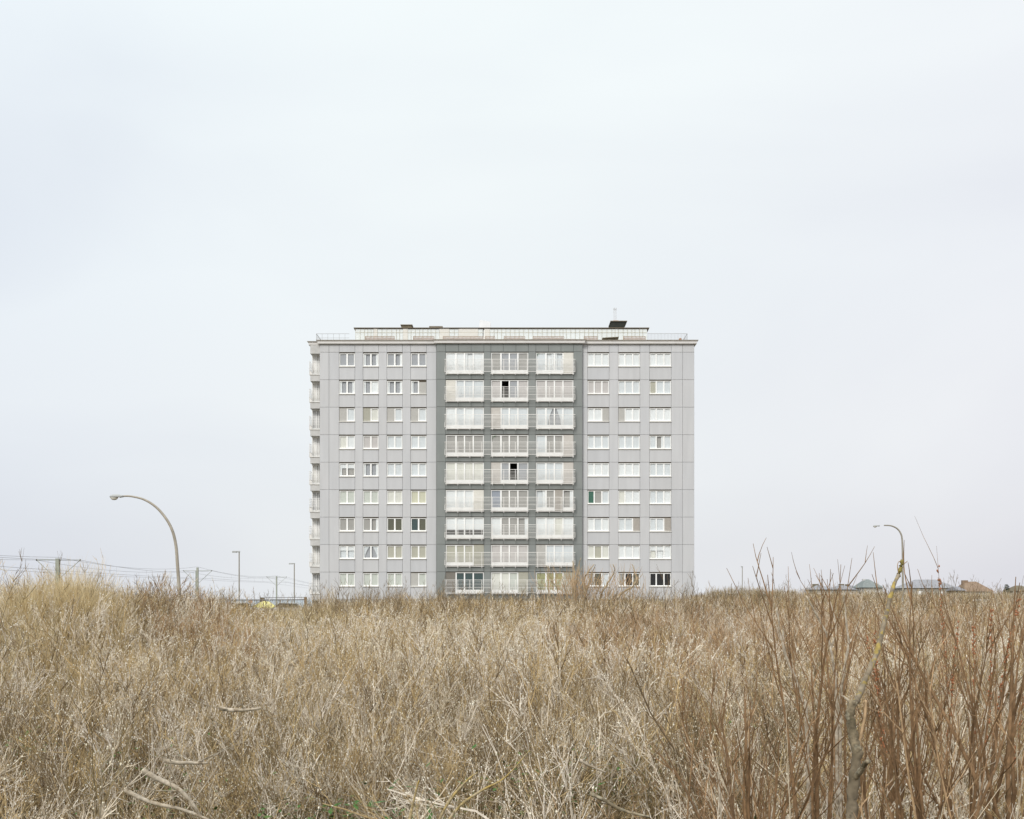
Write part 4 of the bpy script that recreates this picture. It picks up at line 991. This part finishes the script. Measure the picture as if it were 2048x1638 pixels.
# bleached dead limbs
def dead(label, Y, main, forks, r, m=M_BLEACH, name='dead_limb', cat='dead branch', grp='bleached dead limbs in the scrub', ground=True):
    x = (main[0][0]-1024)/F*Y; t = thing(name, label, cat, (x, Y, gz(x, Y)), grp); off = Vector(t.location)
    p0 = P(main[0][0], main[0][1], Y); path = list(main)
    if ground and p0.z > gz(x, Y)+0.1:
        yy = HOR-(gz(x, Y)-0.05-EYE)/Y*F; path = [(main[0][0]+8, yy)]+path
    limb(t, 'branch', path, Y, r, r*0.45, m, 0.002, 7, None, hash(label) & 255, off)
    for f in forks: limb(t, 'fork', f, Y, r*0.55, r*0.2, m, 0.001, 6, lambda u: 0.1*u, len(f), off)
dead('long bleached limb curving up left of the tall forked sapling', 7.0, [(1614, 1460), (1604, 1400), (1592, 1358), (1571, 1310), (1560, 1260), (1553, 1215)], [[(1571, 1312), (1567, 1280), (1566, 1250)]], 0.0125)
dead('bleached forked limb pointing up left toward the tall sapling', 7.4, [(1672, 1400), (1668, 1345), (1660, 1290), (1648, 1258), (1612, 1190)], [[(1662, 1295), (1672, 1250), (1655, 1185)]], 0.0115)
dead('bleached limb with two arms below the brushy sapling crown', 7.8, [(1680, 1440), (1690, 1330), (1697, 1285), (1692, 1240), (1687, 1182)], [[(1697, 1288), (1712, 1260), (1727, 1210)]], 0.0115)
dead('thin bleached limb low right of the broken tree', 6.4, [(1960, 1560), (1966, 1500), (1972, 1450), (1970, 1410)], [], 0.006)
dead('thin bleached limb slanting at bottom right of the leftmost sapling', 6.0, [(1440, 1590), (1425, 1555), (1405, 1525), (1398, 1505)], [], 0.006)
def log(label, Y, path, r, dy=0.0, m=M_BLEACH):
    pts = [P(px, py, Y+dy*i) for i, (px, py) in enumerate(path)]; t = MB(); o0 = pts[0].copy()
    c = catmull([p-o0 for p in pts], 5); R = random.Random(int(path[0][0])); K = len(c); c = [q+Vector((R.gauss(0, r*.06), R.gauss(0, r*.06), R.gauss(0, r*.06))) for q in c]
    t.tube(c, [r*(1-0.5*i/(K-1))*R.uniform(.93, 1.08) for i in range(K)], 8)
    for q in range(7): i = R.randrange(1, K-1); grow(t, R, c[i], Vector((R.gauss(0, .7), R.gauss(0, .4), R.uniform(.1, 1))).normalized(), R.uniform(.15, .5), r*.28, 4, .05, .1, 0)
    tag(t.build('fallen_branch', m, None, o0, smooth=True), label, 'branch', 'fallen branches in the left foreground')
log('thick pale fallen branch curving down at bottom left', 6.6, [(286, 1541), (312, 1556), (348, 1572), (368, 1588), (385, 1608), (402, 1634)], 0.018)
log('pale fallen branch lying level above the thick one', 7.4, [(328, 1520), (352, 1525), (390, 1526), (415, 1526)], 0.015)
log('short pale fallen branch lying level highest in the left foreground', 9.0, [(440, 1416), (462, 1420), (492, 1420), (522, 1416)], 0.018)
log('greyish fallen branch in the lower middle left, running to the right', 6.4, [(250, 1580), (300, 1604), (360, 1618), (420, 1640)], 0.014)
log('dark fallen branch low in the middle foreground', 6.4, [(1180, 1586), (1215, 1604), (1250, 1622), (1300, 1634)], 0.012, m=M_STUMP)
log('pale crossing branches in the middle foreground', 7.6, [(1160, 1520), (1182, 1532), (1212, 1545)], 0.013)
# lichen covered low stems lower middle
for i, (lab, path) in enumerate([('low yellow lichen covered stem in the bottom middle, left of three', [(815, 1660), (830, 1590), (838, 1560)]), ('low yellow lichen covered stem in the bottom middle, central one', [(868, 1660), (900, 1600), (935, 1560), (955, 1545)]),
                                 ('low yellow lichen covered stem in the bottom middle, reaching furthest right', [(880, 1665), (920, 1612), (965, 1580), (1010, 1555), (1060, 1500)])]):
    Y = 6.2+0.25*i; pts = [P(a, b, Y) for a, b in path]; g = MB(); c = catmull([p-pts[0] for p in pts], 4); K = len(c)
    g.tube(c, [0.010*(1-0.7*j/K)*rng.uniform(.8, 1.2) for j in range(K)], 7); tag(g.build('lichen_stem', mat('yellow_lichen_bark', [(0.34, 0.24, 0.07), (0.36, 0.30, 0.20)], 0.95, 60, 0.4), None, pts[0], smooth=True), lab, 'branch', 'lichen covered stems in the bottom middle')
# bare bush with thick limbs in front of the tower's right part
Y = 46.0; x = (1180-1024)/F*Y; t = thing('bare_bush', 'bare bush with thick forked limbs rising in front of the tower beside the dark bays', 'bush', (x, Y, gz(x, Y))); off = Vector(t.location)
M_BUSH = mat('bush_bark', [(0.36, 0.28, 0.17), (0.42, 0.34, 0.23)], 0.9, 8, 0.3)
for i, (pth, r) in enumerate([([(1165, 1225), (1170, 1190), (1180, 1160), (1190, 1130)], .05), ([(1150, 1225), (1147, 1180), (1148, 1150), (1146, 1122)], .05), ([(1160, 1225), (1150, 1190), (1155, 1150), (1162, 1115)], .045),
                      ([(1175, 1215), (1168, 1175), (1172, 1150), (1188, 1129)], .045), ([(1190, 1220), (1212, 1170), (1225, 1152), (1229, 1140), (1226, 1128)], .04), ([(1225, 1222), (1240, 1190), (1262, 1175), (1272, 1160), (1268, 1140), (1263, 1128)], .05),
                      ([(1240, 1225), (1248, 1195), (1268, 1170), (1285, 1148)], .03), ([(1180, 1220), (1196, 1180), (1200, 1165)], .03), ([(1130, 1225), (1118, 1190), (1110, 1170), (1095, 1158)], .03), ([(1088, 1225), (1098, 1180), (1096, 1140), (1091, 1130)], .025), ([(1140, 1225), (1128, 1170), (1124, 1150)], .03)]):
    limb(t, 'limb', pth, Y, r, r*0.35, M_BUSH, 0.01, 6, lambda u: 0.4*u*(1 if i % 2 else -1), i, off)
R = random.Random(5); g = MB()
for i in range(300):
    px = R.choice([1148, 1160, 1175, 1190, 1215, 1240, 1262, 1125, 1100, 1140, 1155])+R.gauss(0, 18); q = P(px, 1195+R.uniform(-35, 10), Y+R.uniform(-1, 1))-off
    grow(g, R, q, Vector((R.gauss(0, .4), R.gauss(0, .3), 1)).normalized(), R.uniform(.3, 1.0), .011, 4, .03, .12, 0)
g.build('twigs', M_RED, t)
# small dark evergreen on the far right horizon
t = thing('evergreen_tree', 'small dark evergreen on the horizon right of the orange brick house', 'tree', (P(2014, HOR, 240).x, 240, 0)); R = random.Random(2)
g = MB(); g.tube([(0, 0, 0), (0, 0, 4.3)], [.15, .06], 6); g.build('trunk', M_BRWN, t)
g = MB()
for i in range(500):
    zz = R.uniform(2.5, 5.2); rr_ = 0.85*(1-abs(zz-3.7)/1.9)+.1; a = R.random()*2*pi; q = Vector((cos(a)*rr_*R.random()**.5, sin(a)*rr_*R.random()**.5, zz))
    g.poly([q, q+Vector((R.gauss(0, .14), R.gauss(0, .14), R.gauss(0, .1))), q+Vector((R.gauss(0, .1), R.gauss(0, .1), R.gauss(0, .14)))])
g.build('crown', mat('dark_needles', (0.035, 0.05, 0.03), 0.9), t)
